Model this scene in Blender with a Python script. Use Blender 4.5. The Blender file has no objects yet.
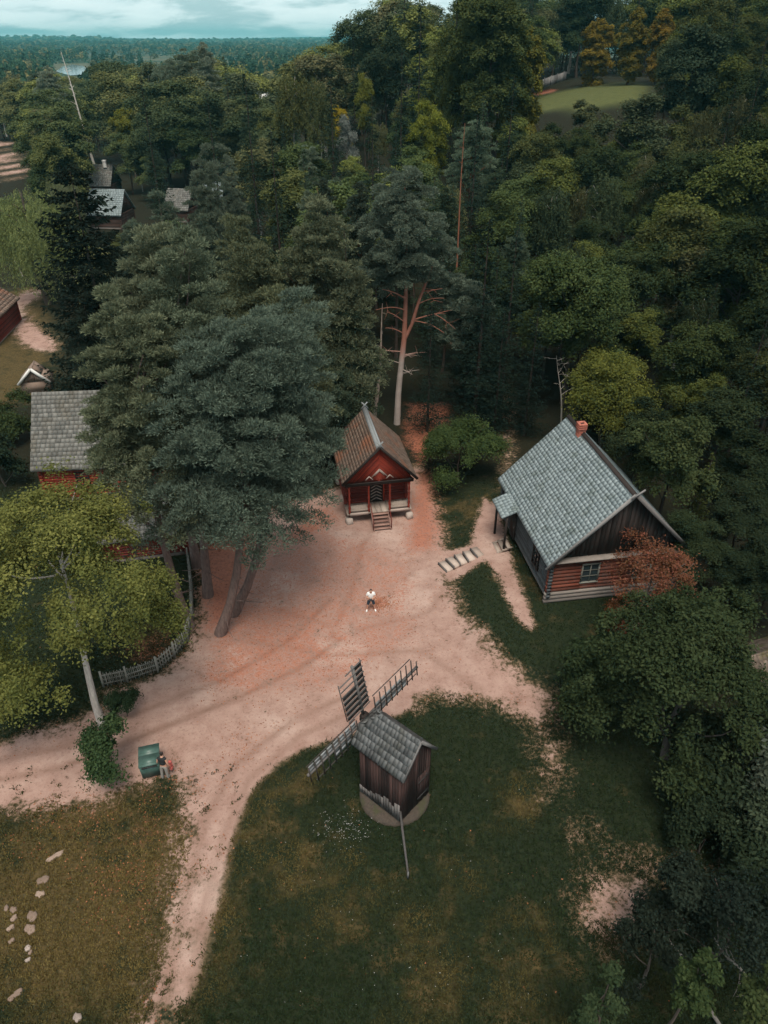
import bpy, bmesh, math, random
import numpy as np
from mathutils import Vector, Matrix, Euler

R = math.radians
SC = bpy.context.scene
COL = SC.collection
rng = np.random.default_rng(7)

# ------------------------------------------------------------------ camera geometry (used to read places off the photo)
CAM_H, PITCH, FPX = 30.0, R(33.3), 723.0
CP, SP = math.cos(PITCH), math.sin(PITCH)

def smooth(x):
    x = np.clip(x, 0.0, 1.0)
    return x * x * (3 - 2 * x)

def vnoise(x, y, seed=0):
    """cheap smooth value noise on arrays"""
    x = np.asarray(x, float); y = np.asarray(y, float)
    xi = np.floor(x); yi = np.floor(y)
    fx = x - xi; fy = y - yi
    fx = fx * fx * (3 - 2 * fx); fy = fy * fy * (3 - 2 * fy)
    def h(a, b):
        v = np.sin(a * 127.1 + b * 311.7 + seed * 74.7) * 43758.5453
        return v - np.floor(v)
    return (h(xi, yi) * (1 - fx) + h(xi + 1, yi) * fx) * (1 - fy) + (h(xi, yi + 1) * (1 - fx) + h(xi + 1, yi + 1) * fx) * fy

def terrain(x, y):
    x = np.asarray(x, float); y = np.asarray(y, float)
    z = 15.0 * smooth((x + 35) / 40) * smooth((y - 85) / 95) * (1 - smooth((y - 420) / 500))
    z = z + 5.5 * smooth((x - 19) / 42) * smooth((y - 32) / 55) * (1 - smooth((y - 420) / 500))
    # the terrace the slate-roofed house stands on
    z = z + 0.6 * smooth((x - (4.6 + 0.03 * (y - 40))) / 2.2) * smooth((y - 27) / 5)
    z = z - 3.0 * smooth((y - 180) / 500) * (1 - smooth((x + 25) / 50))
    # rolling land far out
    far = smooth((y - 2200) / 3500)
    z = z + far * (14 * vnoise(x / 900 + 3, y / 1400, 3) + 30 * vnoise(x / 1700 + 1.3, y / 2600, 5)) * smooth((y - 2500) / 5000)
    z = z + 0.12 * (vnoise(x / 4.0, y / 4.0, 1) - 0.5) * smooth((np.abs(x) + np.abs(y - 30)) / 8)
    return z

def ter(x, y):
    return float(terrain(x, y))

def ray(px, py):
    u = (px - 384.0) / FPX; v = (512.0 - py) / FPX
    return u, CP + v * SP, -SP + v * CP

def at_z(px, py, z):
    dx, dy, dz = ray(px, py)
    t = (z - CAM_H) / dz
    return dx * t, dy * t

def ground(px, py, lift=0.0):
    """where a line of sight meets the land (lift = height above it)"""
    dx, dy, dz = ray(px, py)
    t = 12.0
    while t < 9000:
        if CAM_H + dz * t < ter(dx * t, dy * t) + lift:
            break
        t *= 1.012
    a, b = t / 1.012, t
    for _ in range(24):
        m = 0.5 * (a + b)
        if CAM_H + dz * m < ter(dx * m, dy * m) + lift: b = m
        else: a = m
    return dx * b, dy * b

def project(x, y, z):
    rx, ry, rz = x, y, z - CAM_H
    d = ry * CP - rz * SP
    v = ry * SP + rz * CP
    return 384 + FPX * rx / d, 512 - FPX * v / d, d

# ------------------------------------------------------------------ mesh helpers
def mesh_np(name, V, F, tone=None, smooth_shade=False, attrs=None):
    V = np.ascontiguousarray(V, np.float32); F = np.ascontiguousarray(F, np.int32)
    me = bpy.data.meshes.new(name)
    n, (m, k) = len(V), F.shape
    me.vertices.add(n); me.vertices.foreach_set('co', V.ravel())
    me.loops.add(m * k); me.loops.foreach_set('vertex_index', F.ravel())
    me.polygons.add(m); me.polygons.foreach_set('loop_start', np.arange(0, m * k, k, dtype=np.int32))
    if smooth_shade:
        me.polygons.foreach_set('use_smooth', np.ones(m, bool))
    me.update(calc_edges=True)
    if tone is not None:
        a = me.attributes.new('tone', 'FLOAT', 'POINT'); a.data.foreach_set('value', np.ascontiguousarray(tone, np.float32))
    for an, av in (attrs or {}).items():
        a = me.attributes.new(an, 'FLOAT', 'POINT'); a.data.foreach_set('value', np.ascontiguousarray(av, np.float32))
    return me

class MB:
    """collects boxes, tubes and slabs (quads only) into ONE mesh"""
    def __init__(self, seed=1):
        self.V, self.F, self.T, self.n = [], [], [], 0
        self.r = random.Random(seed)
    def add(self, verts, faces, tone=None):
        t = self.r.random() if tone is None else tone
        self.V.append(np.array(verts, float)); self.F.append(np.array(faces, int) + self.n)
        self.T.append(np.full(len(verts), t)); self.n += len(verts)
        return self
    def box(self, c, s, rot=None, tone=None, taper=1.0):
        x, y, z = s[0] / 2, s[1] / 2, s[2] / 2
        v = np.array([(-x, -y, -z), (x, -y, -z), (x, y, -z), (-x, y, -z),
                      (-x * taper, -y * taper, z), (x * taper, -y * taper, z), (x * taper, y * taper, z), (-x * taper, y * taper, z)])
        if rot is not None:
            v = v @ np.array(Euler(rot).to_matrix()).T
        v = v + np.array(c)
        return self.add(v, [(0, 3, 2, 1), (4, 5, 6, 7), (0, 1, 5, 4), (1, 2, 6, 5), (2, 3, 7, 6), (3, 0, 4, 7)], tone)
    def bar(self, p, q, w, h=None, tone=None):
        p = np.array(p, float); q = np.array(q, float)
        d = q - p; L = np.linalg.norm(d)
        if L < 1e-6: return self
        m = Vector(d).to_track_quat('X', 'Z').to_matrix()
        h = h or w
        x, y, z = L / 2, w / 2, h / 2
        v = np.array([(-x, -y, -z), (x, -y, -z), (x, y, -z), (-x, y, -z), (-x, -y, z), (x, -y, z), (x, y, z), (-x, y, z)])
        v = v @ np.array(m).T + (p + q) / 2
        return self.add(v, [(0, 3, 2, 1), (4, 5, 6, 7), (0, 1, 5, 4), (1, 2, 6, 5), (2, 3, 7, 6), (3, 0, 4, 7)], tone)
    def tube(self, path, radii, sides=8, tone=None, cap=True):
        path = np.array(path, float); n = len(path)
        radii = np.broadcast_to(np.array(radii, float), (n,))
        tan = np.gradient(path, axis=0)
        tan /= np.linalg.norm(tan, axis=1)[:, None] + 1e-9
        ref = np.array((0, 0, 1.0)) if abs(tan[0][2]) < 0.9 else np.array((1.0, 0, 0))
        V = []
        for i in range(n):
            a = np.cross(tan[i], ref); a /= np.linalg.norm(a) + 1e-9
            b = np.cross(tan[i], a)
            for k in range(sides):
                th = 2 * math.pi * k / sides
                V.append(path[i] + radii[i] * (math.cos(th) * a + math.sin(th) * b))
            ref = b if False else ref
        F = []
        for i in range(n - 1):
            for k in range(sides):
                k2 = (k + 1) % sides
                F.append((i * sides + k, i * sides + k2, (i + 1) * sides + k2, (i + 1) * sides + k))
        if cap:
            for i0, fl in ((0, False), ((n - 1) * sides, True)):
                V.append(path[0] if i0 == 0 else path[-1]); c = len(V) - 1
                for k in range(0, sides, 2):
                    a, b, d = i0 + k, i0 + (k + 1) % sides, i0 + (k + 2) % sides
                    F.append((c, d, b, a) if not fl else (c, a, b, d))
        return self.add(V, F, tone)
    def prism(self, poly, p, axis, depth, tone=None):
        """convex quad/tri outline (list of 3D points) pushed along axis*depth; tri is padded to a quad"""
        a = np.array(poly, float)
        if len(a) == 3: a = np.vstack([a, (a[2] + a[0]) / 2])
        b = a + np.array(axis, float) * depth
        n = len(a)
        V = np.vstack([a, b]) + np.array(p, float)
        F = [(0, 1, 2, 3), (7, 6, 5, 4)] + [(i, i + 4, (i + 1) % 4 + 4, (i + 1) % 4) for i in range(4)]
        return self.add(V, F, tone)
    def data(self):
        return np.vstack(self.V), np.vstack(self.F), np.concatenate(self.T)
    def build(self, name, mat, parent=None, color=None, shade=False):
        V, F, T = self.data()
        o = bpy.data.objects.new(name, mesh_np(name, V, F, T, shade))
        o.data.materials.append(mat); COL.objects.link(o)
        if parent: o.parent = parent
        if color: o.color = (*color, 1)
        return o

def tag(o, label=None, cat=None, group=None, kind=None):
    if label: o['label'] = label
    if cat: o['category'] = cat
    if group: o['group'] = group
    if kind: o['kind'] = kind
    return o

def thing(name, label, cat, loc=(0, 0, 0), rz=0.0, group=None):
    o = bpy.data.objects.new(name, None); COL.objects.link(o)
    o.empty_display_size = 0.3
    o.location = loc; o.rotation_euler = (0, 0, rz)
    return tag(o, label, cat, group)

def link_mesh(name, me, mat, parent=None, color=None):
    o = bpy.data.objects.new(name, me)
    if mat and not me.materials: me.materials.append(mat)
    COL.objects.link(o)
    if parent: o.parent = parent
    if color: o.color = (*color, 1)
    return o

# ------------------------------------------------------------------ materials
def new_mat(name):
    m = bpy.data.materials.new(name); m.use_nodes = True
    nt = m.node_tree; nt.nodes.clear()
    out = nt.nodes.new('ShaderNodeOutputMaterial')
    return m, nt, out

class NT:
    def __init__(self, nt): self.nt = nt
    def n(self, t, **kw):
        nd = self.nt.nodes.new(t)
        for k, v in kw.items(): setattr(nd, k, v)
        return nd
    def l(self, a, b): self.nt.links.new(a, b)
    def val(self, sock, v):
        if isinstance(v, bpy.types.NodeSocket): self.l(v, sock)
        else: sock.default_value = v
    def math(self, op, a, b=0.0, c=None, clamp=False):
        nd = self.n('ShaderNodeMath', operation=op, use_clamp=clamp)
        self.val(nd.inputs[0], a); self.val(nd.inputs[1], b)
        if c is not None: self.val(nd.inputs[2], c)
        return nd.outputs[0]
    def mix(self, f, a, b, blend='MIX'):
        nd = self.n('ShaderNodeMix', data_type='RGBA', blend_type=blend)
        self.val(nd.inputs[0], f)
        for s, v in ((nd.inputs[6], a), (nd.inputs[7], b)):
            if isinstance(v, bpy.types.NodeSocket): self.l(v, s)
            else: s.default_value = (*v[:3], 1)
        return nd.outputs[2]
    def noise(self, vec, scale, detail=3.0, rough=0.55, dist=0.0):
        nd = self.n('ShaderNodeTexNoise')
        nd.inputs['Scale'].default_value = scale; nd.inputs['Detail'].default_value = detail
        nd.inputs['Roughness'].default_value = rough; nd.inputs['Distortion'].default_value = dist
        if vec is not None: self.l(vec, nd.inputs['Vector'])
        return nd.outputs['Fac']
    def attr(self, name):
        nd = self.n('ShaderNodeAttribute'); nd.attribute_name = name
        return nd.outputs['Fac']
    def ramp(self, f, a, b, c0=0.0, c1=1.0):
        nd = self.n('ShaderNodeMapRange'); nd.clamp = True
        self.val(nd.inputs[0], f)
        for i, v in enumerate((a, b, c0, c1)): nd.inputs[i + 1].default_value = v
        return nd.outputs[0]
    def sstep(self, f, a, b):
        nd = self.n('ShaderNodeMapRange', interpolation_type='SMOOTHSTEP'); nd.clamp = True
        self.val(nd.inputs[0], f)
        nd.inputs[1].default_value = a; nd.inputs[2].default_value = b
        return nd.outputs[0]

def leaf_material():
    m, nt, out = new_mat('leaf'); t = NT(nt)
    oi = t.n('ShaderNodeObjectInfo')
    tone = t.attr('tone')
    gain = t.ramp(tone, 0, 1, 0.5, 1.5)
    hs = t.n('ShaderNodeHueSaturation')
    t.l(oi.outputs['Color'], hs.inputs['Color'])
    t.l(t.ramp(tone, 0, 1, 0.522, 0.478), hs.inputs['Hue'])
    t.l(gain, hs.inputs['Value'])
    d = t.n('ShaderNodeBsdfDiffuse'); t.l(hs.outputs[0], d.inputs['Color'])
    tr = t.n('ShaderNodeBsdfTranslucent'); t.l(hs.outputs[0], tr.inputs['Color'])
    mx = t.n('ShaderNodeMixShader'); mx.inputs[0].default_value = 0.28
    t.l(d.outputs[0], mx.inputs[1]); t.l(tr.outputs[0], mx.inputs[2])
    t.l(mx.outputs[0], out.inputs['Surface'])
    return m

def bark_material():
    m, nt, out = new_mat('bark'); t = NT(nt)
    oi = t.n('ShaderNodeObjectInfo'); tc = t.n('ShaderNodeTexCoord')
    mp = t.n('ShaderNodeMapping'); mp.inputs['Scale'].default_value = (5, 5, 1.2); t.l(tc.outputs['Object'], mp.inputs['Vector'])
    n = t.noise(mp.outputs[0], 2.0, 5)
    c = t.mix(1.0, oi.outputs['Color'], t.mix(n, (0.35, 0.33, 0.33), (1.5, 1.45, 1.4)), 'MULTIPLY')
    d = t.n('ShaderNodeBsdfDiffuse'); t.l(c, d.inputs['Color'])
    t.l(d.outputs[0], out.inputs['Surface'])
    return m

def pine_bark_material():
    """grey-brown at the foot, orange higher up the stem, as Scots pine bark is"""
    m, nt, out = new_mat('pine_bark'); t = NT(nt)
    tc = t.n('ShaderNodeTexCoord'); sx = t.n('ShaderNodeSeparateXYZ'); t.l(tc.outputs['Object'], sx.inputs[0])
    mp = t.n('ShaderNodeMapping'); mp.inputs['Scale'].default_value = (5, 5, 1.2); t.l(tc.outputs['Object'], mp.inputs['Vector'])
    n = t.noise(mp.outputs[0], 2.0, 5)
    oi = t.n('ShaderNodeObjectInfo')
    f = t.sstep(t.math('ADD', sx.outputs[2], t.math('MULTIPLY', n, 3.0)), 8.5, 13.0)
    base = t.mix(f, oi.outputs['Color'], (0.30, 0.10, 0.045))
    c = t.mix(1.0, base, t.mix(n, (0.4, 0.38, 0.38), (1.4, 1.35, 1.3)), 'MULTIPLY')
    d = t.n('ShaderNodeBsdfDiffuse'); t.l(c, d.inputs['Color'])
    t.l(d.outputs[0], out.inputs['Surface'])
    return m

def wood_material(name, ca, cb, rough=0.8, stain=None, scale=(1, 1, 1), grain=6.0, stain_amt=0.5, stain_scale=0.9):
    """weathered timber / shingle / stone: per-piece tone + grain noise + weather stains with a shape of their own"""
    m, nt, out = new_mat(name); t = NT(nt)
    tc = t.n('ShaderNodeTexCoord')
    mp = t.n('ShaderNodeMapping'); mp.inputs['Scale'].default_value = scale; t.l(tc.outputs['Object'], mp.inputs['Vector'])
    n = t.noise(mp.outputs[0], grain, 6, 0.65)
    tone = t.attr('tone')
    f = t.math('ADD', t.math('MULTIPLY', tone, 0.6), t.math('MULTIPLY', n, 0.7))
    c = t.mix(t.ramp(f, 0.3, 1.0), ca, cb)
    if stain:
        big = t.noise(tc.outputs['Object'], stain_scale, 5, 0.65)
        sf = t.math('MULTIPLY', t.sstep(big, 0.48, 0.68), stain_amt)
        c = t.mix(sf, c, stain)
    p = t.n('ShaderNodeBsdfPrincipled'); t.l(c, p.inputs['Base Color']); p.inputs['Roughness'].default_value = rough
    p.inputs['Specular IOR Level'].default_value = 0.25
    b = t.n('ShaderNodeBump'); b.inputs['Strength'].default_value = 0.35; b.inputs['Distance'].default_value = 0.02
    t.l(n, b.inputs['Height']); t.l(b.outputs[0], p.inputs['Normal'])
    t.l(p.outputs[0], out.inputs['Surface'])
    return m

def plain(name, c, rough=0.7, var=0.25, scale=8.0, metallic=0.0):
    m, nt, out = new_mat(name); t = NT(nt)
    tc = t.n('ShaderNodeTexCoord')
    n = t.noise(tc.outputs['Object'], scale, 4)
    cc = t.mix(n, tuple(x * (1 - var) for x in c), tuple(min(1, x * (1 + var)) for x in c))
    p = t.n('ShaderNodeBsdfPrincipled'); t.l(cc, p.inputs['Base Color'])
    p.inputs['Roughness'].default_value = rough; p.inputs['Metallic'].default_value = metallic
    t.l(p.outputs[0], out.inputs['Surface'])
    return m

M = {}
M['leaf'] = leaf_material()
M['bark'] = bark_material()
M['pine_bark'] = pine_bark_material()
M['slate'] = wood_material('slate', (0.18, 0.222, 0.236), (0.29, 0.345, 0.36), 0.6, (0.105, 0.13, 0.115), (1, 1, 1), 4.0, 0.62, 1.3)
M['shingle_brown'] = wood_material('shingle_brown', (0.085, 0.058, 0.046), (0.23, 0.165, 0.13), 0.8, (0.25, 0.10, 0.055), (1, 1, 1), 7.0, 0.85, 0.6)
M['shingle_grey'] = wood_material('shingle_grey', (0.085, 0.085, 0.08), (0.21, 0.205, 0.19), 0.75, (0.10, 0.085, 0.06), (1, 1, 1), 6.0, 0.5, 0.6)
M['mill_shingle'] = wood_material('mill_shingle', (0.048, 0.051, 0.053), (0.155, 0.16, 0.163), 0.7, (0.09, 0.085, 0.07), (1, 1, 1), 6.0, 0.5, 1.1)
M['ridge_board'] = wood_material('ridge_board', (0.13, 0.14, 0.15), (0.26, 0.28, 0.29), 0.75, None, (1, 1, 1), 5.0)
M['red_log'] = wood_material('red_log', (0.075, 0.013, 0.010), (0.20, 0.034, 0.023), 0.75, (0.06, 0.028, 0.022), (1, 1, 5), 3.0, 0.6, 1.2)
M['red_bright'] = wood_material('red_bright', (0.13, 0.018, 0.012), (0.31, 0.046, 0.025), 0.7, (0.12, 0.03, 0.02), (1, 1, 5), 3.0, 0.5, 1.2)
M['dark_wood'] = wood_material('dark_wood', (0.012, 0.009, 0.008), (0.042, 0.031, 0.028), 0.8, None, (3, 3, 1), 4.0)
M['grey_log'] = wood_material('grey_log', (0.030, 0.034, 0.038), (0.095, 0.105, 0.112), 0.8, (0.04, 0.038, 0.036), (1, 1, 5), 3.0, 0.5, 1.0)
M['orange_log'] = wood_material('orange_log', (0.06, 0.022, 0.016), (0.20, 0.060, 0.038), 0.75, (0.10, 0.07, 0.06), (1, 1, 5), 3.0, 0.5, 1.2)
M['pale_log'] = wood_material('pale_log', (0.14, 0.12, 0.11), (0.30, 0.26, 0.23), 0.8, None, (1, 1, 5), 3.0)
M['mill_board'] = wood_material('mill_board', (0.012, 0.008, 0.008), (0.085, 0.047, 0.042), 0.8, None, (6, 6, 0.8), 2.5)
M['grey_board'] = wood_material('grey_board', (0.10, 0.095, 0.095), (0.27, 0.26, 0.255), 0.8, None, (6, 6, 0.8), 2.5)
M['deck'] = wood_material('deck', (0.20, 0.155, 0.13), (0.42, 0.35, 0.30), 0.8, None, (4, 1, 1), 4.0)
M['step_wood'] = wood_material('step_wood', (0.16, 0.085, 0.07), (0.33, 0.20, 0.165), 0.8, None, (1, 4, 1), 4.0)
M['trim_pale'] = wood_material('trim_pale', (0.22, 0.17, 0.15), (0.42, 0.34, 0.30), 0.8, None)
M['white_paint'] = plain('white_paint', (0.66, 0.66, 0.64), 0.5, 0.12)
M['brick'] = wood_material('brick', (0.25, 0.07, 0.05), (0.48, 0.17, 0.12), 0.85, None, (1, 1, 1), 9.0)
M['stone'] = wood_material('stone', (0.22, 0.18, 0.16), (0.42, 0.35, 0.31), 0.9, None, (1, 1, 1), 5.0)
M['paving'] = wood_material('paving', (0.15, 0.105, 0.082), (0.31, 0.23, 0.185), 0.9, None, (1, 1, 1), 6.0)
M['sail'] = wood_material('sail', (0.16, 0.165, 0.17), (0.30, 0.31, 0.32), 0.75, None, (3, 3, 1), 4.0)
M['sail_dark'] = wood_material('sail_dark', (0.03, 0.025, 0.024), (0.075, 0.062, 0.058), 0.8, None, (3, 3, 1), 4.0)
M['fence'] = wood_material('fence', (0.11, 0.11, 0.095), (0.28, 0.275, 0.245), 0.85, None, (3, 3, 1), 5.0)
M['glass'] = plain('glass', (0.03, 0.04, 0.045), 0.08, 0.1)
M['bin'] = plain('bin', (0.06, 0.115, 0.098), 0.45, 0.25, 4.0)
M['rubber'] = plain('rubber', (0.02, 0.02, 0.02), 0.7)
M['skin'] = plain('skin', (0.50, 0.27, 0.19), 0.55, 0.08)
M['hair'] = plain('hair', (0.018, 0.013, 0.011), 0.6)
M['cloth_white'] = plain('cloth_white', (0.75, 0.75, 0.75), 0.85, 0.05)
M['cloth_navy'] = plain('cloth_navy', (0.018, 0.035, 0.055), 0.85)
M['cloth_black'] = plain('cloth_black', (0.014, 0.016, 0.018), 0.85)
M['cloth_red'] = plain('cloth_red', (0.45, 0.10, 0.085), 0.85)
M['cloth_grey'] = plain('cloth_grey', (0.24, 0.22, 0.20), 0.85)
M['plastic'] = plain('plastic', (0.03, 0.03, 0.032), 0.4)
M['moss_roof'] = wood_material('moss_roof', (0.07, 0.052, 0.04), (0.21, 0.16, 0.13), 0.9, (0.085, 0.085, 0.02), (1, 1, 1), 5.0, 0.9, 0.7)
M['rubble'] = wood_material('rubble', (0.032, 0.027, 0.022), (0.125, 0.095, 0.078), 0.95, (0.05, 0.055, 0.025), (1, 1, 1), 9.0, 0.7, 2.0)
M['dark_log'] = wood_material('dark_log', (0.03, 0.018, 0.015), (0.09, 0.05, 0.04), 0.8, None, (1, 1, 5), 3.0)
M['mill_pole'] = wood_material('mill_pole', (0.045, 0.042, 0.042), (0.17, 0.155, 0.15), 0.8, None, (6, 6, 0.8), 2.5)
M['slab'] = wood_material('slab', (0.30, 0.235, 0.20), (0.50, 0.41, 0.355), 0.9, None, (1, 1, 1), 6.0)
# ------------------------------------------------------------------ ground: one sheet out to the horizon
def axis_coords(lo, hi, step, far_lo, far_hi, grow=1.075):
    mid = list(np.arange(lo, hi + 1e-6, step))
    a, s = [], step
    x = lo
    while x > far_lo:
        s = min(s * grow, 400); x -= s; a.append(x)
    b, s = [], step
    x = hi
    while x < far_hi:
        s = min(s * grow, 400); x += s; b.append(x)
    return np.array(a[::-1] + mid + b)

def poly_px(pts, z=0.0):
    return np.array([at_z(px, py, z) for px, py in pts])

def signed(poly, X, Y):
    """+ inside, - outside, metres"""
    n = len(poly); inside = np.zeros(X.shape, bool); d2 = np.full(X.shape, 1e18)
    for i in range(n):
        x0, y0 = poly[i]; x1, y1 = poly[(i + 1) % n]
        c = ((y0 > Y) != (y1 > Y)) & (X < (x1 - x0) * (Y - y0) / (y1 - y0 + 1e-12) + x0)
        inside ^= c
        ex, ey = x1 - x0, y1 - y0
        t = np.clip(((X - x0) * ex + (Y - y0) * ey) / (ex * ex + ey * ey + 1e-12), 0, 1)
        d2 = np.minimum(d2, (X - x0 - t * ex) ** 2 + (Y - y0 - t * ey) ** 2)
    d = np.sqrt(d2)
    return np.where(inside, d, -d)

PLAZA = [(-60, 752), (0, 742), (60, 728), (100, 712), (108, 694), (122, 688), (160, 676), (192, 645), (200, 615), (204, 560), (225, 528), (262, 512), (305, 500),
         (338, 486), (345, 470), (420, 468), (434, 500), (441, 535), (446, 552), (448, 575), (453, 600), (468, 628), (492, 655), (516, 676), (540, 690), (552, 706),
         (540, 722), (520, 716), (500, 704), (470, 697), (430, 696), (400, 712), (350, 732), (305, 744), (274, 762), (250, 788), (236, 822), (228, 860), (217, 905), (205, 950), (178, 1000), (165, 1040),
         (128, 1040), (146, 985), (160, 920), (172, 868), (182, 826), (186, 790), (172, 772), (140, 782), (100, 800), (60, 806), (0, 812), (-60, 818)]
HOUSE_PATH = [(484, 498), (500, 508), (506, 540), (516, 575), (530, 612), (533, 630), (520, 622), (506, 596), (496, 575), (482, 556), (470, 548), (474, 528)]
HOUSE_PATH2 = [(440, 545), (490, 540), (484, 562), (446, 576)]
RIGHT_PATH = [(505, 672), (545, 686), (556, 720), (560, 760), (556, 800), (544, 796), (540, 760), (536, 728), (512, 700)]
PATCH_A = [(582, 880), (610, 868), (640, 884), (652, 905), (640, 940), (612, 948), (586, 930), (574, 905)]
PATCH_B = [(610, 852), (650, 852), (700, 862), (770, 868), (770, 888), (690, 884), (650, 890), (632, 872)]
PATCH_C = [(570, 826), (590, 822), (612, 850), (600, 868), (580, 850)]
BACK_PATH = [(500, 400), (512, 398), (514, 440), (512, 500), (498, 502), (500, 450)]
LAWN = [(280, 762), (305, 748), (350, 735), (400, 714), (430, 698), (470, 699), (500, 706), (530, 724), (540, 760), (546, 800), (575, 830), (575, 900), (600, 945), (640, 960), (640, 1060), (160, 1060), (200, 985),
        (222, 900), (236, 830), (252, 790)]
GARDEN = [(115, 682), (160, 670), (188, 640), (196, 590), (190, 540), (120, 540), (90, 600), (85, 660)]
LITTERS = [([(412, 470), (436, 468), (444, 530), (440, 552), (398, 556), (404, 520)], 0.78), ([(196, 545), (250, 520), (262, 540), (232, 620), (205, 636)], 0.95),
           ([(335, 500), (300, 512), (270, 545), (300, 548), (345, 525)], 0.7), ([(405, 402), (452, 402), (452, 436), (420, 470), (398, 440)], 0.7),
           ([(366, 592), (385, 590), (396, 603), (384, 612), (367, 611)], 0.9), ([(240, 590), (330, 600), (340, 660), (260, 700), (190, 690), (200, 640)], 0.6), ([(220, 530), (330, 520), (420, 560), (430, 640), (330, 700), (230, 700)], 0.52),
           ([(135, 785), (178, 775), (180, 830), (150, 880), (110, 850)], 0.42), ([(20, 800), (180, 780), (178, 860), (150, 960), (120, 960), (60, 850), (0, 850)], 0.34), ([(110, 640), (185, 620), (180, 660), (120, 676)], 0.5), ([(225, 730), (275, 730), (250, 770), (215, 780)], 0.45),
           ([(400, 620), (440, 640), (470, 690), (420, 690), (340, 650)], 0.3)]
FAR_ROAD = [(-40, 141), (4, 141), (12, 144), (9, 152), (4, 158), (12, 163), (18, 172), (15, 180), (8, 176), (4, 167), (-8, 163), (-40, 166), (-40, 160), (-4, 157), (2, 150), (-2, 147), (-40, 147)]
LEFT_ROAD = [(-30, 312), (6, 300), (30, 291), (44, 288), (44, 294), (24, 306), (26, 318), (46, 334), (58, 346), (52, 352), (30, 348), (18, 340), (12, 322), (-30, 330)]
LEFT_DRY = [(-60, 300), (45, 284), (60, 350), (50, 400), (-60, 420)]

xs = axis_coords(-31, 30, 0.22, -9000, 9000)
ys = axis_coords(8, 76, 0.24, -250, 9200)
GX, GY = np.meshgrid(xs, ys, indexing='xy')
NXg, NYg = len(xs), len(ys)
X1, Y1 = GX.ravel(), GY.ravel()
Z1 = terrain(X1, Y1)

def mask(polys, z=0.0, soft=0.5):
    m = np.zeros(len(X1))
    for p in polys:
        m = np.maximum(m, np.clip(0.5 + signed(poly_px(p, z), X1, Y1) / (2 * soft), 0, 1))
    return m
near = (Y1 < 90) & (np.abs(X1) < 60)
sand = mask([PLAZA], soft=1.0)
sand = np.maximum(sand, mask([HOUSE_PATH, HOUSE_PATH2], z=0.6, soft=0.35))
sand = np.maximum(sand, np.maximum(0.50 * mask([RIGHT_PATH], soft=1.2), 0.68 * mask([PATCH_A], soft=0.9)))
sand = np.maximum(sand, 0.42 * mask([PATCH_B, PATCH_C], soft=0.8))
sand = np.maximum(sand, 0.38 * mask([BACK_PATH], soft=0.7))
sand = np.maximum(sand, mask([FAR_ROAD], z=0, soft=1.2))
sand = np.maximum(sand, 0.9 * mask([LEFT_ROAD], soft=0.9))
rut = np.zeros(len(X1))
for line, wd, st in (([(-40, 786), (60, 768), (150, 732), (230, 700), (300, 668), (340, 640)], .22, .8), ([(-40, 768), (60, 748), (140, 712), (220, 680), (290, 640), (330, 600)], .22, .7), ([(330, 640), (352, 590), (362, 545), (372, 530)], .25, .45),
                     ([(160, 1010), (186, 900), (206, 820), (235, 765), (290, 722), (360, 690)], .22, .6), ([(188, 1010), (206, 900), (226, 830), (250, 778), (300, 735), (380, 700)], .22, .5), ([(250, 640), (330, 655), (420, 650), (480, 690)], .2, .5), ([(280, 610), (350, 632), (430, 612), (452, 575)], .2, .45)):
    w_ = poly_px(line)
    d2 = np.full(len(X1), 1e9)
    for i in range(len(w_) - 1):
        (ax_, ay_), (bx_, by_) = w_[i], w_[i + 1]; ex, ey = bx_ - ax_, by_ - ay_
        tt_ = np.clip(((X1 - ax_) * ex + (Y1 - ay_) * ey) / (ex * ex + ey * ey), 0, 1)
        d2 = np.minimum(d2, (X1 - ax_ - tt_ * ex) ** 2 + (Y1 - ay_ - tt_ * ey) ** 2)
    rut = np.maximum(rut, st * np.exp(-d2 / (wd * wd)))
Z1 = Z1 - 0.03 * rut
# wear along the bottom path: weeds creep in
lawn = mask([LAWN, GARDEN], soft=0.6)
dl = signed(poly_px(LAWN), X1, Y1)
ragged = 1 - .7 * np.clip(1.6 - np.abs(dl), 0, 1) * (X1 < 1.5) * (Y1 > 12.5)
sand = np.where((ragged < .98), np.clip(0.5 - dl / .7, 0, 1) * (sand > 0.02), sand)
sand = sand * np.where((X1 < 1) & (Y1 < 24), .66 + .34 * smooth((Y1 - 15) / 7), 1)
litter = np.zeros(len(X1))
for p, w in LITTERS:
    litter = np.maximum(litter, w * np.clip(0.5 + signed(poly_px(p), X1, Y1) / 2.4, 0, 1))
dry = np.zeros(len(X1))
lx, ly = at_z(70, 900, 0)
dry = np.maximum(dry, np.clip(1.15 - np.hypot((X1 - lx) / 9.0, (Y1 - ly) / 8.0), 0, 1))
for px, py, r in ((265, 830, 3.0), (300, 870, 3.2), (290, 790, 2.0), (330, 900, 2.5), (430, 970, 3.0), (520, 985, 3.0), (455, 880, 1.8), (520, 800, 1.6), (470, 510, 3.0), (520, 590, 1.5), (500, 570, 2.0), (150, 640, 2.4)):
    cx, cy = at_z(px, py, 0)
    dry = np.maximum(dry, 0.47 * np.exp(-((X1 - cx) ** 2 + (Y1 - cy) ** 2) / (r * r)))
dry = np.maximum(dry, mask([LEFT_DRY], soft=2.0) * 0.9)
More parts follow.
